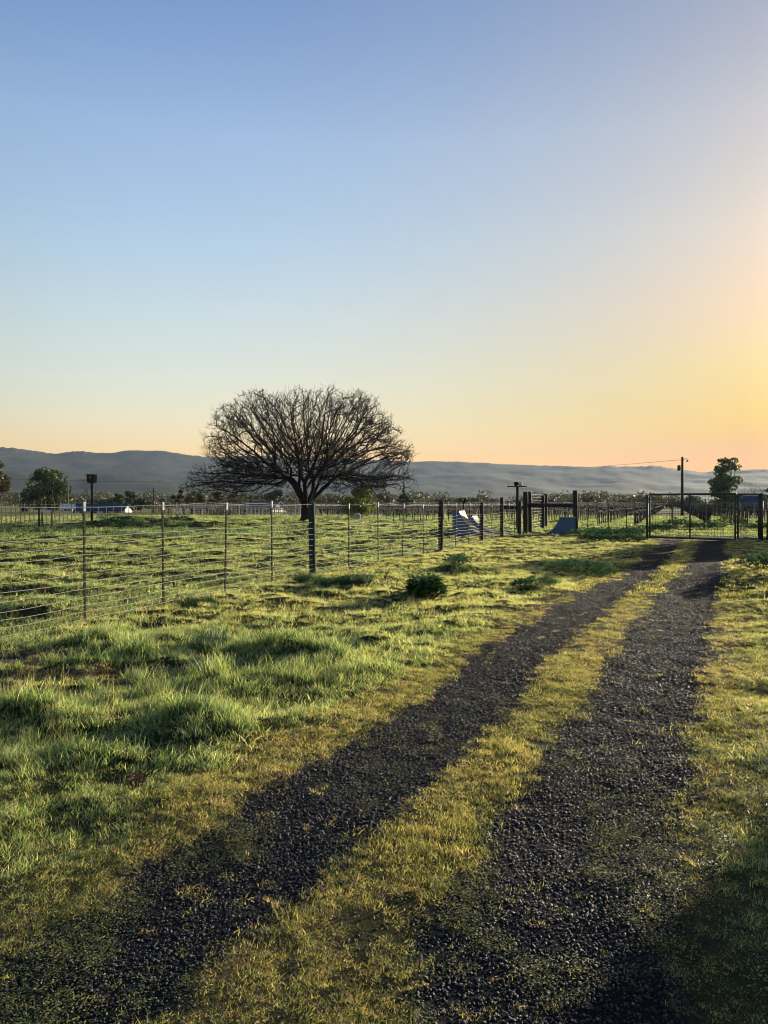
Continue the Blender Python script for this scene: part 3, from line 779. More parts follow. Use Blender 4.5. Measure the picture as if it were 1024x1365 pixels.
# ------------------------------------------------------------------ skate ramps
def ramp_obj(loc, rz, H, deck, Lr, W, label, tail=.5):
    g = empty('skate_ramp', loc, label, 'skate ramp', 'skate ramps', rz)
    n = 12
    curve = []
    for k in range(n + 1):
        a = math.pi / 2 * k / n * .93
        curve.append((deck + Lr * (1 - math.cos(math.pi / 2 - a) / 1) if False else deck + Lr * math.sin(a * 1.0) ** 1.0 * 1.0, H - (H - .03) * (1 - math.cos(a)) if False else 0))
    # quarter circle: steep at the deck, level at the foot
    curve = [(deck + Lr * (.55 * (1 - math.cos(math.pi / 2 * k / n)) + .45 * k / n), H - (H - .03) * (.55 * math.sin(math.pi / 2 * k / n) + .45 * k / n)) for k in range(n + 1)]
    prof = [(0, 0), (0, H)] + [(x, z) for x, z in curve] + [(deck + Lr, 0)]
    m = MB(); m.prism(prof, 0, .03); m.build('side_panel', M['blue_paint'], g)
    m = MB(); m.prism(prof, W - .03, W); m.build('side_panel', M['blue_paint'], g)
    m = MB(); m.box((-.03, -.01, 0), (-.003, W + .01, H)); m.build('back_panel', M['blue_paint'], g)
    m = MB()
    top = [(x, z + .025) for x, z in curve] + [(deck + Lr + tail, .012)]
    bot = [(x, z + .004) for x, z in curve] + [(deck + Lr + tail, .0)]
    m.prism(top + bot[::-1], -.02, W + .02); m.build('riding_surface', M['ply'], g)
    m = MB(); m.box((-.04, -.02, H + .003), (deck - .03, W + .02, H + .03)); m.build('deck', M['ply'], g)
    m = MB(); m.tube([(deck, -.03, H + .03), (deck, W + .03, H + .03)], .03, 8); m.build('coping', M['rust'], g, True)
    return g
p = at(604, 713, 36.5); ramp_obj((p.x, p.y, gz(p.x, p.y)), -R(27), 1.2, .30, 1.25, .75, 'taller blue sided plywood skate ramp curving down to the right beyond the fence', .9)
p = at(622, 711, 38.5); ramp_obj((p.x, p.y, gz(p.x, p.y)), -R(27), .85, .3, 1.1, .7, 'low plywood skate ramp just behind and right of the taller one', .6)
p = at(771.5, 712, 38.4); ramp_obj((p.x, p.y + .9, gz(p.x, p.y)), R(180 - 12), .86, .75, .65, 1.0, 'blue skate ramp curving down to the left under the timber beam', .25)

# ------------------------------------------------------------------ poles with cross arms, owl box, utility poles
p = at(690, 700, 45); g = empty('lamp_pole', (p.x, p.y, 0), 'dark pole with a cross arm and two lamp heads behind the timber frame', 'pole')
m = MB(); m.tube([(0, 0, -.3), (0, 0, 2.62)], .085, 10); m.build('pole', M['rust'], g, True)
m = MB(); m.box((-.62, -.04, 2.58), (.55, .04, 2.64)); m.build('cross_arm', M['rust'], g)
for q, mt in ((-.09, 'rust'), (.16, 'wall_pale')):
    m = MB(); m.tube([(q, 0, 2.64), (q, 0, 2.68), (q, -.02, 2.72), (q, -.03, 2.86), (q, -.03, 2.9)], [.03, .10, .13, .12, .05], 10); m.build('lamp_head', M[mt], g, True)
p = at(618, 690, 43); g = empty('lamp_pole', (p.x, p.y, 0), 'thin dark pole with a drooping forked head behind the taller ramp', 'pole')  # unidentified palm-like shape built as a pole, no lamp known here
m = MB(); m.tube([(0, 0, -.3), (0, 0, 1.72)], .05, 8); m.build('pole', M['rust'], g, True)
for q in (-1, 1):
    m = MB(); m.tube([(0, 0, 1.70), (.15 * q, 0, 1.76), (.25 * q, 0, 1.88 if q < 0 else 1.78)], .035, 6); m.build('cross_arm', M['rust'], g, True)
m = MB(); m.tube([(0, 0, 1.65), (.06, 0, 1.7), (.10, 0, 1.85), (.08, 0, 1.9)], [.05, .1, .1, .04], 8); m.build('lamp_head', M['rust'], g, True)

p = at(122.5, 703, 50); g = empty('owl_box', (p.x, p.y, 0), 'dark wooden owl box on top of a tall round pole in the pasture', 'nest box')
m = MB(); m.tube([(0, 0, -.3), (0, 0, 3.05)], .075, 10); m.build('pole', M['wood_dark'], g, True)
m = MB(); m.prism([(-.20, 2.95), (.20, 2.95), (.26, 3.12), (.26, 3.50), (-.26, 3.50), (-.26, 3.12)], -.22, .22); m.build('box', M['wood_dark'], g)
m = MB(); m.box((-.31, -.30, 3.503), (.31, .28, 3.55)); m.build('roof', M['wood_grey'], g)
m = MB(); m.tube([(-.02, -.222, 3.32), (-.02, -.235, 3.32)], .07, 12); m.build('entrance_hole', M['pane'], g)

def utility_pole(px, top, D, label, arm=True, transf=False, rad=.14, armw=.9, mat='wood_dark'):
    p = at(px, top, D); g = empty('utility_pole', (p.x, p.y, 0), label, 'utility pole', 'utility poles'); h = p.z
    m = MB(); m.tube([(0, 0, -.5), (0, 0, h * .5), (0, 0, h)], [rad * 1.2, rad, rad * .8], 10); m.build('pole', M[mat], g, True)
    if arm:
        m = MB(); m.box((-armw, -rad - .10, h - .62), (armw, -rad - .005, h - .50)); m.build('cross_arm', M[mat], g)
        for q in (-.9, -.45, .45, .9):
            m = MB(); m.tube([(armw * q, -rad - .05, h - .5), (armw * q, -rad - .05, h - .38), (armw * q, -rad - .05, h - .32)], [.02, .05, .03], 6); m.build('insulator', M['wall_pale'], g, True)
    if transf:
        m = MB(); m.tube([(-.42, 0, h - 1.75), (-.42, 0, h - 1.72), (-.42, 0, h - 1.1), (-.42, 0, h - 1.05)], [.1, .2, .2, .1], 12); m.build('transformer', M['steel_dark'], g, True)
        m = MB(); m.box((-.24, -.03, h - 1.5), (-.1, .03, h - 1.4)); m.build('bracket', M['steel_dark'], g)
        m = MB(); m.tube([(.1, 0, h - .35), (.55, 0, h - .2), (.75, 0, h - .42), (.5, 0, h - .6)], .035, 6); m.build('lamp_arm', M['steel_dark'], g, True)
        m = MB(); m.tube([(.62, 0, h - .42), (.62, 0, h - .5), (.62, 0, h - .62)], [.05, .16, .12], 8); m.build('lamp_head', M['steel_dark'], g, True)
    return g, Vector((p.x, p.y, h))
_, tpA = utility_pole(909.5, 609, 95, 'tall utility pole with a transformer and curved lamp arm beyond the metal gate', False, True, .17)
_, tpB = utility_pole(778.5, 653, 260, 'small distant utility pole beside the rounded tree left of the gate', True)
_, tpC = utility_pole(640, 655, 420, 'faint distant utility pole above the vineyard behind the ramps', True)
utility_pole(831, 659, 330, 'tiny far utility pole above the tree line left of the gate', True)
utility_pole(205, 650, 120, 'thin utility pole with cross arm left of the bare tree', True, rad=.09, armw=.55)
utility_pole(90.5, 641, 130, 'pale utility pole standing in front of the round green tree', False, rad=.10, mat='wood_grey')
def line_(a, b, sag, rad, label, n=40):
    o = Vector((a.x, a.y, 0)); m = MB()
    m.tube([a.lerp(b, k / n) - o - Vector((0, 0, 4 * sag * (k / n) * (1 - k / n))) for k in range(n + 1)], rad, 4, False)
    tag(m.build('overhead_wire', M['steel_dark'], None, loc=o), label, 'wire')
line_(tpA - Vector((0, 0, .35)), Vector((tpC.x, tpC.y, 22)), 1.5, .022, 'thin overhead wire leading left from the top of the tall utility pole')
line_(Vector((-75, 125, 6.2)), Vector((-20, 118, 5.0)), .4, .02, 'thin overhead wire crossing behind the left pasture trees')

# ------------------------------------------------------------------ the big bare tree
def colonise(name_root, base, env_pts, seeds, step, infl, kill, iters, trop=(0, 0, .1)):
    nodes = []; par = []
    for chain in seeds:
        for k, (p, link_to) in enumerate(chain):
            nodes.append(np.array(p, float)); par.append(link_to if link_to is not None else len(nodes) - 2)
    nodes = list(nodes)
    A = env_pts.copy(); N = np.array(nodes)
    D = np.full(len(A), 1e9); I = np.zeros(len(A), int)
    for s0 in range(0, len(N), 200):
        d = np.linalg.norm(A[:, None] - N[None, s0:s0 + 200], axis=2); j = d.argmin(1); dm_ = d[np.arange(len(A)), j]
        u = dm_ < D; D[u] = dm_[u]; I[u] = j[u] + s0
    for it in range(iters):
        act = D < infl
        if not act.any(): break
        dirs = (A[act] - N[I[act]]); dirs /= np.linalg.norm(dirs, axis=1)[:, None] + 1e-9
        acc = np.zeros_like(N); np.add.at(acc, I[act], dirs)
        ids = np.unique(I[act]); v = acc[ids]
        ln = np.linalg.norm(v, axis=1); ok = ln > .15; ids = ids[ok]; v = v[ok] / ln[ok][:, None]
        if len(ids) == 0: break
        pv_ = np.array([N[i] - N[par[i]] if par[i] >= 0 else (0, 0, step) for i in ids]); pv_ /= np.linalg.norm(pv_, axis=1)[:, None] + 1e-9
        v = v + .55 * pv_ + rng.normal(0, .17, v.shape) + np.array(trop); v /= np.linalg.norm(v, axis=1)[:, None]
        new = N[ids] + v * step
        k0 = len(N); N = np.vstack([N, new]); par += list(ids)
        d = np.linalg.norm(A[:, None] - new[None], axis=2); j = d.argmin(1); dm_ = d[np.arange(len(A)), j]
        u = dm_ < D; D[u] = dm_[u]; I[u] = j[u] + k0
        keep = D > kill; A = A[keep]; D = D[keep]; I = I[keep]
        if len(A) == 0: break
    return N, np.array(par)

def tubes_np(N, par, rad, ids, sides):
    """straight tapered pieces from each node's parent to the node"""
    a = N[par[ids]]; b = N[ids]; ra = np.minimum(rad[par[ids]], rad[ids] * 1.35); rb = rad[ids]
    t = b - a; t /= np.linalg.norm(t, axis=1)[:, None] + 1e-9
    ref = np.where(np.abs(t[:, 2:3]) > .9, np.array([[1., 0, 0]]), np.array([[0., 0, 1]]))
    u = np.cross(t, ref); u /= np.linalg.norm(u, axis=1)[:, None]; v = np.cross(t, u)
    V = []
    for P, r in ((a, ra), (b, rb)):
        for k in range(sides):
            q = 2 * math.pi * k / sides
            V.append(P + (u * math.cos(q) + v * math.sin(q)) * r[:, None])
    V = np.stack(V, 1).reshape(-1, 3); n = len(ids); o = np.arange(n)[:, None] * 2 * sides
    Fs = []
    for k in range(sides):
        k2 = (k + 1) % sides; Fs.append(o + np.array([[k, k2, sides + k2, sides + k]]))
    return V, np.concatenate(Fs, 0)

def bare_tree(base, W, H, hw, seed, natt, label, group=None, limbs=8, step=.26, tr=.38, mat='bark', low=1.0, twig=True, lobes=None):
    """wide bare deciduous tree: W half width, H height, hw height of the widest part"""
    g = empty('bare_tree', base, label, 'tree', group)
    r = np.random.default_rng(seed)
    if lobes:
        L_ = []
        for lx, lz, rx_, rz_ in lobes:
            span = math.sqrt(max(.05, 1 - (lx / (W * 1.05)) ** 2)) * W * .72
            for t_ in ((-.85, -.3, .3, .85) if span > W * .45 else (-.5, .5)):
                L_.append((lx + r.normal(0, .25), span * t_, lz + r.normal(0, .25) - .9 * abs(t_) ** 2, rx_, rx_, rz_))
        L_ = np.array(L_); wt = L_[:, 3] * L_[:, 4] * L_[:, 5]; wt /= wt.sum()
        k_ = r.choice(len(L_), natt, p=wt); d_ = r.normal(size=(natt, 3)); d_ /= np.linalg.norm(d_, axis=1)[:, None]
        pts = L_[k_, :3] + d_ * L_[k_, 3:] * (r.uniform(size=natt) ** .38)[:, None]
    else:
        pts = []
        while len(pts) < natt:
            q = r.uniform(-1, 1, (natt, 3)); x, y, z = q.T
            e = np.abs(x) ** 2.4 + np.abs(y) ** 2.4 + np.abs(z) ** 2
            ok = (e < 1) & (e > .06) & ((z > 0) | (np.hypot(x, y) > .45)) & (r.uniform(size=natt) < .35 + .65 * e)
            q = q[ok]; zz = np.where(q[:, 2] > 0, hw + q[:, 2] * (H - hw), hw + q[:, 2] * low * 2.0)
            pts += [(a * W, b * W * .82, c) for a, b, c in zip(q[:, 0], q[:, 1], zz)]
    pts = np.array(pts[:natt])
    fork = H * .10
    trunk = [((0.0, 0, 0), -1), ((.03, 0, fork * .5), None), ((.0, .02, fork), None)]
    chains = [trunk]; count = 3
    for k in range(limbs):
        a = 2 * math.pi * (k + r.uniform(-.25, .25)) / limbs; up = r.uniform(.55, 1.5) if k % 2 else r.uniform(1.6, 3.0)
        d = np.array([math.cos(a), .8 * math.sin(a), up]); d /= np.linalg.norm(d); p = np.array([0, .02, fork]); ch = []
        n = int(H * .26 / step)
        for j in range(n):
            d = d + r.normal(0, .10, 3); d /= np.linalg.norm(d); p = p + d * step
            ch.append((tuple(p), 2 if j == 0 else count - 1)); count += 1
        chains.append(ch)
    N, par = colonise(g, base, pts, chains, step, 3.2 * H / 11, step * 1.3, 90)
    # twigs at the ends
    if twig:
        kids = np.bincount(par[par >= 0], minlength=len(N)); tips = np.where(kids <= 1)[0]; tips = tips[tips > 40]
        for rnd_ in range(2):
            add = []; ap = []
            if rnd_ == 0: tips = np.concatenate([tips, r.choice(np.arange(60, len(N)), int(len(tips) * .9))])
            else: tips = r.choice(new_ids, int(len(new_ids) * .6))
            for i in tips:
                d0 = N[i] - N[par[i]]; d0 /= np.linalg.norm(d0) + 1e-9
                d = d0 * .8 + r.normal(0, .55, 3) + np.array([0, 0, .38]); d /= np.linalg.norm(d)
                L_ = step * r.uniform(.6, 2.1) * (1 if rnd_ == 0 else .6); q = N[i] + d * L_ * .5
                add.append(q); ap.append(i); d = d + r.normal(0, .35, 3) + np.array([0, 0, .15]); add.append(q + d / np.linalg.norm(d) * L_ * .5); ap.append(len(N) + len(add) - 2)
            new_ids = np.arange(len(N), len(N) + len(add))
            N = np.vstack([N, np.array(add)]); par = np.concatenate([par, ap])
    # pipe model radii
    tip_r = .0074 * H / 11
    ex = 2.7; acc = np.zeros(len(N))
    order = np.arange(len(N))[::-1]
    # parents always come before children
    for i in order:
        if acc[i] == 0: acc[i] = tip_r ** ex
        if par[i] >= 0: acc[par[i]] += acc[i]
    rad = acc ** (1 / ex); rad = rad * np.interp(rad, [0, rad.max()], [1, tr / rad.max()])
    rad[0] = tr * 1.35; rad[1] = tr * 1.05
    # which limb every node belongs to
    limb = np.full(len(N), -1); c0 = 3
    for i in range(3, len(N)):
        limb[i] = limb[par[i]] if par[i] > 2 else c0; c0 += (par[i] <= 2)
    ids = np.arange(1, len(N)); big = rad[ids] > .035 * H / 11
    m = MB(); m.tube([N[0], N[1] * .6, N[1], N[2] + np.array([0, 0, .15])], [tr * 1.5, tr * 1.12, tr, tr * .95], 12, wob=.06); m.build('trunk', M[mat], g, True)
    for lb in np.unique(limb[limb >= 0]):
        sel = ids[(limb[ids] == lb) & big]
        if len(sel) < 2: continue
        V, Fc = tubes_np(N, par, rad, sel, 7); link('limb', np_mesh('limb', V, Fc, M[mat], True), g)
    sel = ids[(~big) & (par[ids] >= 0) & (ids > 2)]
    V, Fc = tubes_np(N, par, rad, sel, 4); link('crown', np_mesh('crown', V, Fc, M[mat], True), g)
    return g, N
p = at(407, 697, 62)
LOBES = [(286, 634, 30, 13), (300, 596, 24, 22), (318, 560, 26, 22), (352, 544, 26, 22), (390, 545, 22, 22), (412, 540, 20, 18), (440, 537, 24, 20), (470, 548, 26, 22), (500, 572, 26, 22),
         (524, 598, 26, 18), (534, 632, 20, 14), (500, 636, 28, 14), (462, 600, 32, 26), (420, 590, 32, 28), (372, 592, 32, 28), (332, 622, 32, 18), (468, 638, 22, 10), (318, 650, 22, 8), (300, 644, 24, 8), (362, 634, 24, 13), (440, 628, 26, 14), (404, 616, 26, 16), (500, 648, 20, 8)]
LOBES = [((a - 405) * .062, EYE + (HY - b) * .062, c * .062, d * .062) for a, b, c, d in LOBES]
tree, TN = bare_tree((p.x, p.y, 0), 9.2, 10.8, 3.7, 5, 13000, lobes=LOBES, limbs=9, label= 'large wide bare tree with dark branching crown standing alone in the pasture')
i = int(np.argmin((TN[:, 0] + 4.2) ** 2 * 3 - TN[:, 2] * 4)); bp = TN[i]
m = MB()
m.tube([(-.11, 0, .05), (-.04, 0, .07), (.04, 0, .12), (.09, 0, .17), (.12, 0, .20), (.16, 0, .20)], [.012, .045, .055, .035, .035, .006], 8)
o = m.build('bird', M['steel_dark'], None, True, (p.x + bp[0], p.y + bp[1], bp[2])); tag(o, 'small dark bird perched on the top left twigs of the bare tree', 'bird')
m = MB(); m.tube([(-.11, 0, .05), (-.22, 0, .0)], [.015, .02], 5); m.build('tail', M['steel_dark'], o)

# ------------------------------------------------------------------ leafy trees
def leaf_cloud(n, blobs, size, seed, flat=0.6):
    """leaf quads through lumpy volumes; blobs: (centre, radii)"""
    r = np.random.default_rng(seed)
    wts = np.array([b[1][0] * b[1][1] * b[1][2] for b in blobs]); wts = wts ** .8; wts /= wts.sum()
    k = r.choice(len(blobs), n, p=wts)
    d = r.normal(size=(n, 3)); d /= np.linalg.norm(d, axis=1)[:, None]
    q = r.uniform(.25, 1, n) ** .45
    C = np.array([b[0] for b in blobs])[k] + d * np.array([b[1] for b in blobs])[k] * q[:, None]
    u = r.normal(size=(n, 3)); u[:, 2] *= flat; u /= np.linalg.norm(u, axis=1)[:, None]
    v = np.cross(u, r.normal(size=(n, 3))); v /= np.linalg.norm(v, axis=1)[:, None]
    s = size * r.uniform(.5, 1.4, n)[:, None]
    V = np.stack([C - u * s, C - v * s * .55, C + u * s, C + v * s * .55], 1).reshape(-1, 3)
    return V, np.arange(4 * n).reshape(-1, 4), np.repeat(r.uniform(size=n), 4)
def leafy_tree(base, H, W, mat, label, seed, n=2600, size=.22, trunk_h=.25, cat='tree', group=None, name='leafy_tree', form='round', lumps=22, bmat='bark', tr=None):
    g = empty(name, base, label, cat, group); r = np.random.default_rng(seed)
    blobs = []; sk = MB(); tr = tr or H * .025
    sk_pts = [(0, 0, -.3), (.02 * H, 0, H * .3), (0, .02 * H, H * .7)]
    for k in range(lumps):
        if form == 'round':
            u = r.uniform(0, 1); a = r.uniform(0, 6.28); z = trunk_h + (1 - trunk_h) * u * .92; rr = math.sqrt(max(0, 1 - ((u - .42) / .6) ** 2)) * r.uniform(.35, .8)
        elif form == 'cone':
            u = r.uniform(0, 1) ** 1.3; a = r.uniform(0, 6.28); z = trunk_h + (1 - trunk_h) * u * .97; rr = (1 - u) * r.uniform(.3, .9)
        elif form == 'tall':
            u = r.uniform(0, 1); a = r.uniform(0, 6.28); z = trunk_h + (1 - trunk_h) * u * .9; rr = (1 - .55 * abs(u - .45)) * r.uniform(.3, .85)
        c = (rr * W * math.cos(a), rr * W * math.sin(a), z * H)
        s = r.uniform(.20, .36) * W * ((1.15 - u) if form == 'cone' else 1)
        blobs.append((c, (s, s, s * .8)))
        if form != 'cone': sk.tube([(0, 0, H * trunk_h * r.uniform(.7, 1.2)), (c[0] * .5, c[1] * .5, (c[2] + H * trunk_h) * .52), c], [tr * .5, tr * .3, tr * .12], 5, False)
    sk.tube(sk_pts, [tr * 1.3, tr, tr * .3], 8)
    sk.build('trunk', M[bmat], g, True)
    V, Fc, rn = leaf_cloud(n, blobs, size, seed)
    me = np_mesh('crown', V, Fc, M[mat]); fattr(me, 'rnd', rn); link('crown', me, g); return g
def lt(px, top, w_px, D, mat, label, seed, **k):
    p = at(px, top, D); H = p.z; return leafy_tree((p.x, p.y, 0), H, w_px * D / F / 2, mat, label, seed, **k)
lt(-12, 610, 54, 120, 'leaf_brown', 'brown green leafy tree cut by the left edge of the picture', 1, size=.28)
lt(66, 627, 70, 140, 'leaf_green', 'large round green tree behind the left timber frame', 2, n=5200, size=.28, lumps=34, trunk_h=.12)
lt(32, 650, 12, 135, 'leaf_dark', 'small dark conifer at the left foot of the round green tree', 3, form='cone', n=900, size=.2, trunk_h=.05)
lt(158, 657, 16, 170, 'leaf_green', 'low leafy tree behind the blue roofed greenhouse', 4, n=900, size=.26)
lt(174, 655, 24, 160, 'leaf_olive', 'ragged olive tree right of the greenhouse', 5, n=1300, size=.26, lumps=12)
lt(187, 664, 20, 150, 'leaf_dark', 'low dark bush tree left of the thin utility pole', 6, n=900, size=.24)
lt(237, 650, 16, 150, 'leaf_brown', 'slim brown tree right of the thin utility pole', 7, n=700, size=.28, lumps=8, form='tall')
lt(262, 655, 36, 145, 'leaf_olive', 'spreading olive tree left of the big bare tree', 8, n=1700, size=.26)
lt(290, 655, 26, 135, 'leaf_brown', 'thin brown leafed tree at the left foot of the bare tree crown', 9, n=1100, size=.24, lumps=12)
lt(312, 657, 22, 165, 'leaf_olive', 'small olive tree left of the dark roofed house', 10, n=900, size=.26)
lt(367, 654, 38, 150, 'leaf_dark', 'round dark green tree directly behind the dark roofed house', 11, n=2600, size=.24, lumps=20, trunk_h=.08)
lt(395, 668, 26, 170, 'leaf_olive', 'low olive tree behind the bare tree trunk', 12, n=900, size=.26, trunk_h=.1)
lt(482, 651, 54, 78, 'leaf_willow', 'yellow green willow like tree right of the bare tree trunk', 13, n=4200, size=.13, lumps=26, trunk_h=.1)
lt(517, 659, 12, 150, 'leaf_dark', 'smaller dark conifer left of the taller one', 14, form='cone', n=1100, size=.22, trunk_h=.04)
lt(538, 644, 22, 150, 'leaf_dark', 'tall dark conifer right of the yellow green tree', 15, form='cone', n=2400, size=.24, trunk_h=.03, lumps=40)
lt(590, 664, 26, 260, 'leaf_olive', 'rounded far tree left of the taller skate ramp', 16, n=1300, size=.4, trunk_h=.08)
lt(650, 665, 34, 300, 'leaf_olive', 'wide far tree right of the taller skate ramp', 17, n=1300, size=.45, trunk_h=.05)
lt(764, 666, 14, 300, 'leaf_olive', 'small far tree seen behind the right tall timber post', 24, n=700, size=.45, trunk_h=.05)
lt(792, 663, 32, 250, 'leaf_green', 'rounded far tree left of the metal gate', 18, n=1600, size=.4, trunk_h=.05)
lt(838, 667, 38, 280, 'leaf_olive', 'low wide far tree just left of the metal gate', 19, n=1300, size=.45, trunk_h=.05)
lt(968, 607, 52, 130, 'leaf_green', 'tall ragged eucalyptus like tree behind the metal gate', 29, n=4600, size=.24, lumps=48, trunk_h=.12, form='round', tr=.28)
lt(925, 664, 44, 240, 'leaf_green', 'low far tree seen through the wide gate right of the utility pole', 21, n=1400, size=.4, trunk_h=.05)
lt(1022, 660, 26, 200, 'leaf_green', 'far green tree at the right edge behind the blue roofed house', 22, n=1100, size=.34, trunk_h=.06)
p = at(451, 694, 88); bare_tree((p.x, p.y, 0), 1.75, at(0, 652, 88).z, 1.9, 31, 420, 'small thin bare tree between the big bare tree and the yellow green tree', limbs=5, step=.2, tr=.09)
p = at(1003, 684, 150); bare_tree((p.x, p.y, 0), 2.6, at(0, 646, 150).z, 2.4, 33, 380, 'small bare tree behind the blue roofed house', limbs=5, step=.3, tr=.1)
# far wood along the foot of the hills
r = np.random.default_rng(77); Vs = []; Fs = []; Rs = []; off = 0
for k in range(330):
    a = R(r.uniform(-44, 44)); D = r.uniform(380, 760); H = r.uniform(4.5, 8.5) * (1 + .35 * math.sin(a * 23 + 1)) * D / 560
    x, y = D * math.sin(a) / math.cos(a) * .95, D
    Wd = H * r.uniform(.6, 1.3); bl = [((x + r.uniform(-.6, .6) * Wd, y + r.uniform(-.6, .6) * Wd, H * r.uniform(.25, .75)), (Wd * .45, Wd * .45, H * .28)) for _ in range(6)]
    V, Fc, rn = leaf_cloud(210, bl, .9, 1000 + k); Vs.append(V); Fs.append(Fc + off); Rs.append(rn); off += len(V)
for k in range(150):
    px = r.uniform(-150, 900); D = r.uniform(210, 360); H = r.uniform(3.0, 6.8) * D / 280; x, y = (px - CX) / F * D, D; Wd = H * r.uniform(.6, 1.2)
    bl = [((x + r.uniform(-.6, .6) * Wd, y + r.uniform(-.6, .6) * Wd, H * r.uniform(.2, .75)), (Wd * .45, Wd * .45, H * .28)) for _ in range(6)]
    V, Fc, rn = leaf_cloud(260, bl, .5, 3000 + k); Vs.append(V); Fs.append(Fc + off); Rs.append(rn); off += len(V)
me = np_mesh('far_wood', np.vstack(Vs), np.vstack(Fs), M['leaf_olive']); fattr(me, 'rnd', np.concatenate(Rs))
tag(link('far_wood', me), 'hazy line of far trees along the foot of the hills', kind='stuff')

# ------------------------------------------------------------------ vineyard
def vine_mesh(seed):
    r = np.random.default_rng(seed); m = MB()
    m.tube([(0, 0, -.1), (r.uniform(-.05, .05), r.uniform(-.05, .05), .45), (0, 0, .92)], [.05, .04, .045], 5, False)
    for s in (-1, 1):
        m.tube([(0, 0, .9), (0, .35 * s, .98), (0, .75 * s, 1.0)], [.035, .028, .02], 4, False)
        for k in range(5):
            y = s * (.1 + k * .15); m.tube([(0, y, .98), (r.uniform(-.12, .12), y + r.uniform(-.08, .08), 1.0 + r.uniform(.15, .45))], [.014, .006], 3, False)
    return m
vines = [vine_mesh(k) for k in range(4)]; vmeshes = [v.mesh('grape_vine', M['bark']) for v in vines]
row_dir = Vector((math.sin(R(21)), math.cos(R(21)), 0)); row_nrm = Vector((row_dir.y, -row_dir.x, 0))
spots = []; posts = []
o0 = Vector((20, 52, 0))
for k in range(-34, 13):
    c = o0 + row_nrm * (k * 2.5)
    for j in range(0, 120):
        q = c + row_dir * (j * 1.7 + (0 if k > -10 else 22)); D = q.y
        if D > 250 or D < 52 + (10 if q.x < 12 else 0): continue
        if abs(q.x / D) > .62 or q.x / D < -.31: continue
        (spots if j % 5 else posts).append((q, k))
spots.sort(key=lambda s: s[0].length); posts.sort(key=lambda s: s[0].length)
pxof = lambda q: CX + F * q.x / q.y
vrz = -R(21)
def side_words(q):
    px = pxof(q)
    return 'seen left of the timber frame' if px < 690 else 'seen between the timber frame and the gate' if px < 866 else 'seen through the wide metal gate' if px < 981 else 'seen beyond the narrow gate'
for n_, (q, k) in enumerate(spots[:240]):
    o = link('grape_vine', vmeshes[n_ % 4], None, (q.x, q.y, 0)); o.rotation_euler = (0, 0, vrz); o.scale = (1, 1, random.uniform(.9, 1.15))
    tag(o, 'leafless trained grape vine in the vineyard rows, ' + side_words(q), 'vine', 'grape vines ' + side_words(q))
Vs, Fs, off = [], [], 0
arr = [(np.array(v.v), v.f) for v in vines]
rz = np.array([[math.cos(vrz), -math.sin(vrz), 0], [math.sin(vrz), math.cos(vrz), 0], [0, 0, 1]])
arrq = [(a @ rz.T, np.array([f if len(f) == 4 else f + (f[-1],) for f in fs])) for a, fs in arr]
for n_, (q, k) in enumerate(spots[240:]):
    a, f = arrq[n_ % 4]; Vs.append(a + np.array([q.x, q.y, 0])); Fs.append(f + off); off += len(a)
if Vs: tag(link('far_grape_vines', np_mesh('far_grape_vines', np.vstack(Vs), np.vstack(Fs), M['bark'])), 'further rows of leafless grape vines in the vineyard', kind='stuff')
m = MB(); m.box((-.035, -.035, -.2), (.035, .035, 1.75)); pm = m.mesh('trellis_post', M['wood_grey'])
for n_, (q, k) in enumerate(posts[:200]):
    o = link('trellis_post', pm, None, (q.x, q.y, 0)); tag(o, 'thin pale trellis post in the vineyard rows, ' + side_words(q), 'post', 'trellis posts ' + side_words(q))
rowsx = {}
for q, k in posts: rowsx.setdefault(k, []).append(q)
for k, qs in rowsx.items():
    qs.sort(key=lambda q: q.y); a, b = qs[0], qs[-1]
    if (b - a).length < 8: continue
    m = MB()
    for h in (1.0, 1.35, 1.65): m.tube([Vector((0, 0, h)), (b - a) + Vector((0, 0, h))], .006, 3, False)
    tag(m.build('trellis_wires', M['wire'], None, loc=a), 'trellis wires strung along a row of the vineyard', 'wire', 'trellis wires of the vineyard rows')
# pale boundary fence at the left behind the bare tree, and posts of the far pen
def post_row(px0, px1, n, D0, D1, h, label, mat, rails=(1.0,), rad=.05, railr=.03):
    a = at(px0, 700, D0); b = at(px1, 700, D1); a.z = b.z = 0
    g = empty('rail_fence', a, label, 'fence')
    m = MB(); m.tube([(0, 0, -.2), (0, 0, h)], rad, 6); pm_ = m.mesh('post', M[mat])
    for k in range(n):
        q = a.lerp(b, k / (n - 1)) - a; o = link('post', pm_, g, q + Vector((0, 0, gz(a.x + q.x, a.y + q.y) - .02))); o.rotation_euler = (rng.normal(0, .03), rng.normal(0, .03), 0); o.scale = (1, 1, rng.uniform(.9, 1.1))
    for z in rails:
        m = MB(); m.tube([(0, 0, z), b - a + Vector((0, 0, z))], railr, 5); m.build('rail', M[mat], g)
post_row(232, 400, 34, 112, 100, 1.15, 'pale post and rail fence behind the big bare tree', 'wall_pale', (.35, .75, 1.1), .06, .05)
post_row(-40, 100, 24, 50, 60, 1.7, 'thin dark post and wire fence of the far pen at left', 'wood_grey', (.5, 1.0, 1.5), .035, .008)
post_row(110, 236, 14, 85, 95, 1.2, 'thin dark fence behind the green mound', 'wood_grey', (.5, 1.1), .05, .012)
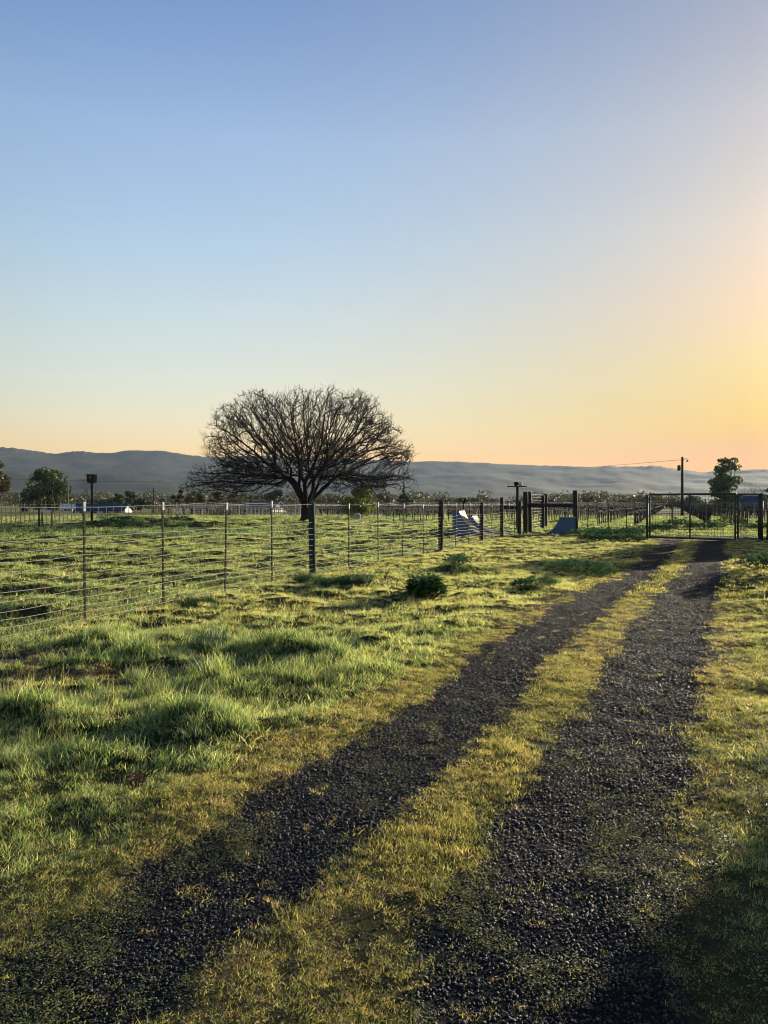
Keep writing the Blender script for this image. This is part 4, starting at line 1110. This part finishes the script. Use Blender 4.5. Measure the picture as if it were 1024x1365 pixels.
# timber frame of the pen
p0 = at(54, 704, 47); p0.z = 0; g = empty('pen_frame', p0, 'grey timber frame with a pale cross bar at the far pen', 'timber frame')
for px, top in ((52, 671), (56, 673), (69, 673)):
    q = at(px, top, 47); m = MB(); m.tube([(q.x - p0.x, 0, -.2), (q.x - p0.x, 0, q.z)], .055, 8); m.build('post', M['wood_dark' if px < 55 else 'wood_grey'], g, True)
m = MB(); m.box((at(56, 0, 47).x - p0.x, -.09, 1.05), (at(69, 0, 47).x - p0.x, -.06, 1.2)); m.build('cross_bar', M['wall_pale'], g)

# ------------------------------------------------------------------ far buildings
def gable(loc, L, Wd, hw_, hr, wall, roof, label, rz=0, wins=4, name='house'):
    """L along local x, ridge along x"""
    g = empty(name, loc, label, 'house', None, rz)
    m = MB(); m.prism([(-Wd / 2, 0), (Wd / 2, 0), (Wd / 2, hw_), (0, hr - .05), (-Wd / 2, hw_)], -L / 2, L / 2, Matrix.Rotation(R(90), 4, 'Z')); m.build('wall', M[wall], g)
    for s in (-1, 1):
        m = MB(); ov = .35; n_ = (hr - hw_) / (Wd / 2)
        y1, z1 = s * (Wd / 2 + ov), hw_ - ov * n_
        P = [(-L / 2 - ov, 0, hr), (L / 2 + ov, 0, hr), (L / 2 + ov, y1, z1), (-L / 2 - ov, y1, z1)]
        m.quad(*P); m.quad(*[(a, b, c + .12) for a, b, c in P][::-1])
        for i_ in range(4):
            a, b = P[i_], P[(i_ + 1) % 4]; m.quad(a, (a[0], a[1], a[2] + .12), (b[0], b[1], b[2] + .12), b)
        m.build('roof', M[roof], g)
    for k in range(wins):
        x = -L / 2 + L * (k + .5) / wins
        m = MB(); m.box((x - .5, -Wd / 2 - .04, hw_ * .38), (x + .5, -Wd / 2 - .005, hw_ * .8)); f_ = m.build('window', M['white'], g)
        m = MB(); m.box((x - .42, -Wd / 2 - .06, hw_ * .42), (x + .42, -Wd / 2 - .045, hw_ * .76)); m.build('pane', M['pane'], f_)
    return g
p = at(133, 688, 125); gable((p.x, p.y, -.3), 9.0, 6, .8, 1.75, 'wall_pale', 'tarp', 'long low greenhouse with a blue roof behind the owl box pole', R(4), 5, 'greenhouse')
p = at(90, 688, 120); gable((p.x, p.y, 0), 1.6, 1.8, .9, 1.4, 'white', 'white', 'small white shed left of the blue roofed greenhouse', R(20), 1, 'shed')
p = at(352, 686, 118); gable((p.x, p.y, -.2), 5.2, 5, .9, 2.0, 'wall_pale', 'roof_dark', 'small dark roofed house behind the left side of the bare tree', -R(20), 3)
p = at(998, 684, 140); gable((p.x, p.y, 0), 3.6, 3.2, 1.3, 2.9, 'wall_pale', 'tarp', 'small house with a bright blue roof right of the tall ragged tree', R(0), 2)
p = at(476, 697, 70); g = empty('beehive', (p.x, p.y, 0), 'small white box with pitched lid on the grass below the yellow green tree', 'box')
m = MB(); m.box((-.36, -.3, 0), (.36, .3, .42)); m.build('box', M['white'], g)
m = MB(); m.prism([(-.4, .425), (.4, .425), (.22, .66), (0, .72), (-.22, .66)], -.34, .34); m.build('lid', M['white'], g)

# ------------------------------------------------------------------ weeds
def leaf_geo(r, base, az_, el_, L, Wd, V, Fc, Rn):
    d = Vector((math.cos(az_) * math.cos(el_), math.sin(az_) * math.cos(el_), math.sin(el_))); s = Vector((-math.sin(az_), math.cos(az_), 0)); n0 = len(V); rb = r.uniform()
    for k, (u, ww, dr) in enumerate(((0, .08, 0), (.3, .42, .02), (.65, .5, -.03), (1, .06, -.22))):
        c = base + d * L * u + Vector((0, 0, dr * L)); up = Vector((0, 0, .12 * Wd))
        V += [tuple(c - s * Wd * ww + up), tuple(c), tuple(c + s * Wd * ww + up)]; Rn += [rb] * 3
    for k in range(3):
        i_ = n0 + 3 * k; Fc += [(i_, i_ + 1, i_ + 4, i_ + 3), (i_ + 1, i_ + 2, i_ + 5, i_ + 4)]
def weed(x, y, rx, h, n, leaf, label, seed, mat='leaf_weed', ry=None, name='leafy_weed', group=None):
    r = np.random.default_rng(seed); V, Fc, Rn = [], [], []; ry = ry or rx; z0 = gz(x, y)
    g = empty(name, (x, y, z0), label, 'plant', group); st = MB()
    for k in range(n):
        a = r.uniform(0, 6.28); q = math.sqrt(r.uniform()); hh = h * (1 - .55 * q * q) * r.uniform(.35, 1)
        c = Vector((q * rx * .8 * math.cos(a), q * ry * .8 * math.sin(a), hh * .8))
        leaf_geo(r, c, a + r.normal(0, .6), r.uniform(-.2, .9), leaf * r.uniform(.6, 1.25), leaf * .62, V, Fc, Rn)
        if k % 5 == 0: st.tube([(c.x * .3, c.y * .3, -.02), c], [.006, .003], 4, False)
    me = np_mesh('foliage', V, Fc, M[mat]); fattr(me, 'rnd', Rn); link('foliage', me, g); st.build('stem', M['bark_grey'], g); return g
weed(.70, 12.55, .36, .58, 420, .13, 'large dark leafy weed standing in the grass left of the track', 1)
weed(-1.39, 4.17, .06, .15, 34, .03, 'small dark red leaved weed in the near grass left of the track', 2, 'leaf_red')
weed(7.75, 15.4, .55, .42, 240, .12, 'dark leafy bush on the bank at the right edge of the picture', 3, ry=.6)
weed(4.55, 17.4, .95, .34, 460, .13, 'broad dark mallow patch on the left edge of the track in shade', 4, ry=1.6)
weed(2.55, 13.9, .22, .22, 90, .10, 'small low weed right of the large leafy weed', 5)
weed(2.95, 14.2, .3, .20, 90, .11, 'spreading low weed close to the left rut', 15)
weed(1.72, 17.6, .42, .26, 150, .10, 'dark tuft near the fence behind the large leafy weed', 6)
for k, (px, py, rx, h) in enumerate(((782, 716, 1.1, .55), (806, 714, 1.2, .6), (828, 716, 1.1, .62), (850, 714, 1.0, .7), (793, 722, .9, .4), (838, 722, .9, .45))):
    D = 1600 / (py - HY); p = at(px, py, D)
    weed(p.x, p.y, rx, h, 330, .16, ['leftmost mallow clump at the foot of the thin fence near the blue ramp', 'second mallow clump from the blue ramp under the thin fence', 'tall mallow clump in the middle of the thin fence', 'tallest mallow clump beside the left gate post', 'low front mallow clump nearest the blue ramp', 'low front mallow clump nearest the gate post'][k], 20 + k, ry=.9, group='mallow clumps by the gate fence')
for k, (px, py, rx, h, lb) in enumerate(((905, 704, 1.4, .8, 'dark weed clump behind the gate below the utility pole'), (975, 700, 1.6, 1.0, 'dark bush behind the right end of the wide gate'), (880, 707, 1.0, .5, 'low weed clump just behind the left of the wide gate'), (940, 706, 1.5, .6, 'low weeds behind the middle of the wide gate'), (1010, 706, 1.6, .6, 'low weeds behind the narrow gate'))):
    D = 1600 / (py - HY); p = at(px, py, D); weed(p.x, p.y, rx, h, 300, .22, lb, 40 + k, ry=1.0)
for k, (px, py, rx, h, lb) in enumerate(((147, 694, 1.6, 1.0, 'dark bush at the left end of the green mound'), (175, 700, 1.5, .6, 'low bush in front of the green mound'), (150, 705, 2.2, .5, 'dark low growth at the foot of the owl box'), (236, 700, 1.5, .7, 'dark bush at the right end of the green mound'), (470, 688, 1.8, 1.2, 'dry brown shrub at the foot of the yellow green tree'), (295, 690, 1.8, 1.4, 'brown shrub standing behind the third fence post'), (530, 690, 1.8, 1.0, 'dark shrub in front of the conifers'))):
    D = 1600 / (py - HY); p = at(px, py, D); weed(p.x, p.y, rx, h, 260, .24, lb, 60 + k, 'leaf_brown' if 'brown' in lb else 'leaf_weed', ry=1.2, name='shrub')
tuftm = [clump('grass_tuft_blades_%d' % k, 420, .24, .10, .32, .009, .5, M['tuft'], 3, 800 + k, .5) for k in range(3)]
for k, (x, y, sx_, sy_, sz_, lb) in enumerate(((-.95, 14.0, 1.5, 1.1, .95, 'dark grass tuft near the green wooden post, left one of the pair'), (-.45, 14.1, 1.5, 1.0, .8, 'dark grass tuft near the green wooden post, right one of the pair'),
        (-1.5, 14.6, 1.2, .9, .7, 'dark grass tuft close to the foot of the green wooden post'), (-.05, 15.9, .9, .8, .7, 'small dark grass tuft behind the pair of tufts'), (1.70, 17.0, 1.0, .9, .9, 'dark round grass tuft behind the large leafy weed'),
        (.62, 13.0, .9, .8, 1.5, 'tall dark grass tuft growing out of the large leafy weed'), (-1.9, 8.2, 1.5, .8, .9, 'long dark green tuft to the right of the muddy patch'), (-1.1, 8.3, 1.4, .8, 1.0, 'large dark green tuft in the middle of the left verge'),
        (-.5, 8.1, 1.2, .7, .8, 'dark green tuft at the right of the large one in the left verge'), (2.2, 21.5, 1.0, .9, .6, 'small dark tuft at the foot of the dark wooden fence post'), (-2.9, 11.6, 1.2, .8, .7, 'dark tuft under the fence wires by the third metal post'),
        (3.3, 14.9, .9, .8, .5, 'low dark tuft close to the left rut before the shade'))):
    o = link('grass_tuft', tuftm[k % 3], None, (x, y, gz(x, y))); o.scale = (sx_, sy_, sz_); o.rotation_euler = (0, 0, k * 1.3)
    tag(o, lb, 'plant', 'dark grass tufts on the verge')
# short mallow and clods strewn along the grass near the fence
# ------------------------------------------------------------------ out of the frame on the right: what throws the long shadows
sx, sy = 11.7, 13.45
shed = empty('plank_shed', (sx + 2.6, sy - 2.5, 0), 'weathered plank shed out of frame to the right of the track', 'shed')
m = MB(); m.box((-2.56, -2.46, -.1), (2.6, 2.46, 3.25)); m.build('wall', M['wood_grey'], shed)
pmx = MB(); pmx.box((-.075, -.012, 0), (.075, .012, 3.25)); pmm = pmx.mesh('plank', M['plank'])
for k in range(33):
    u = -2.48 + k * .155
    for pos, rzz in (((u, 2.485, 0), 0), ((-2.585, u, 0), R(90))):
        o = link('plank', pmm, shed, pos); o.rotation_euler = (0, 0, rzz)
m = MB(); m.prism([(-2.6, 3.253), (2.8, 3.253), (2.8, 3.4), (-2.6, 3.65)], -2.5, 2.5); m.build('roof', M['roof_dark'], shed)
leafy_tree((22.6, 36.6, 0), 4.3, 3.5, 'leaf_green', 'broad low leafy tree out of frame to the right near the gate', 90, n=5200, size=.22, trunk_h=.02, lumps=34)
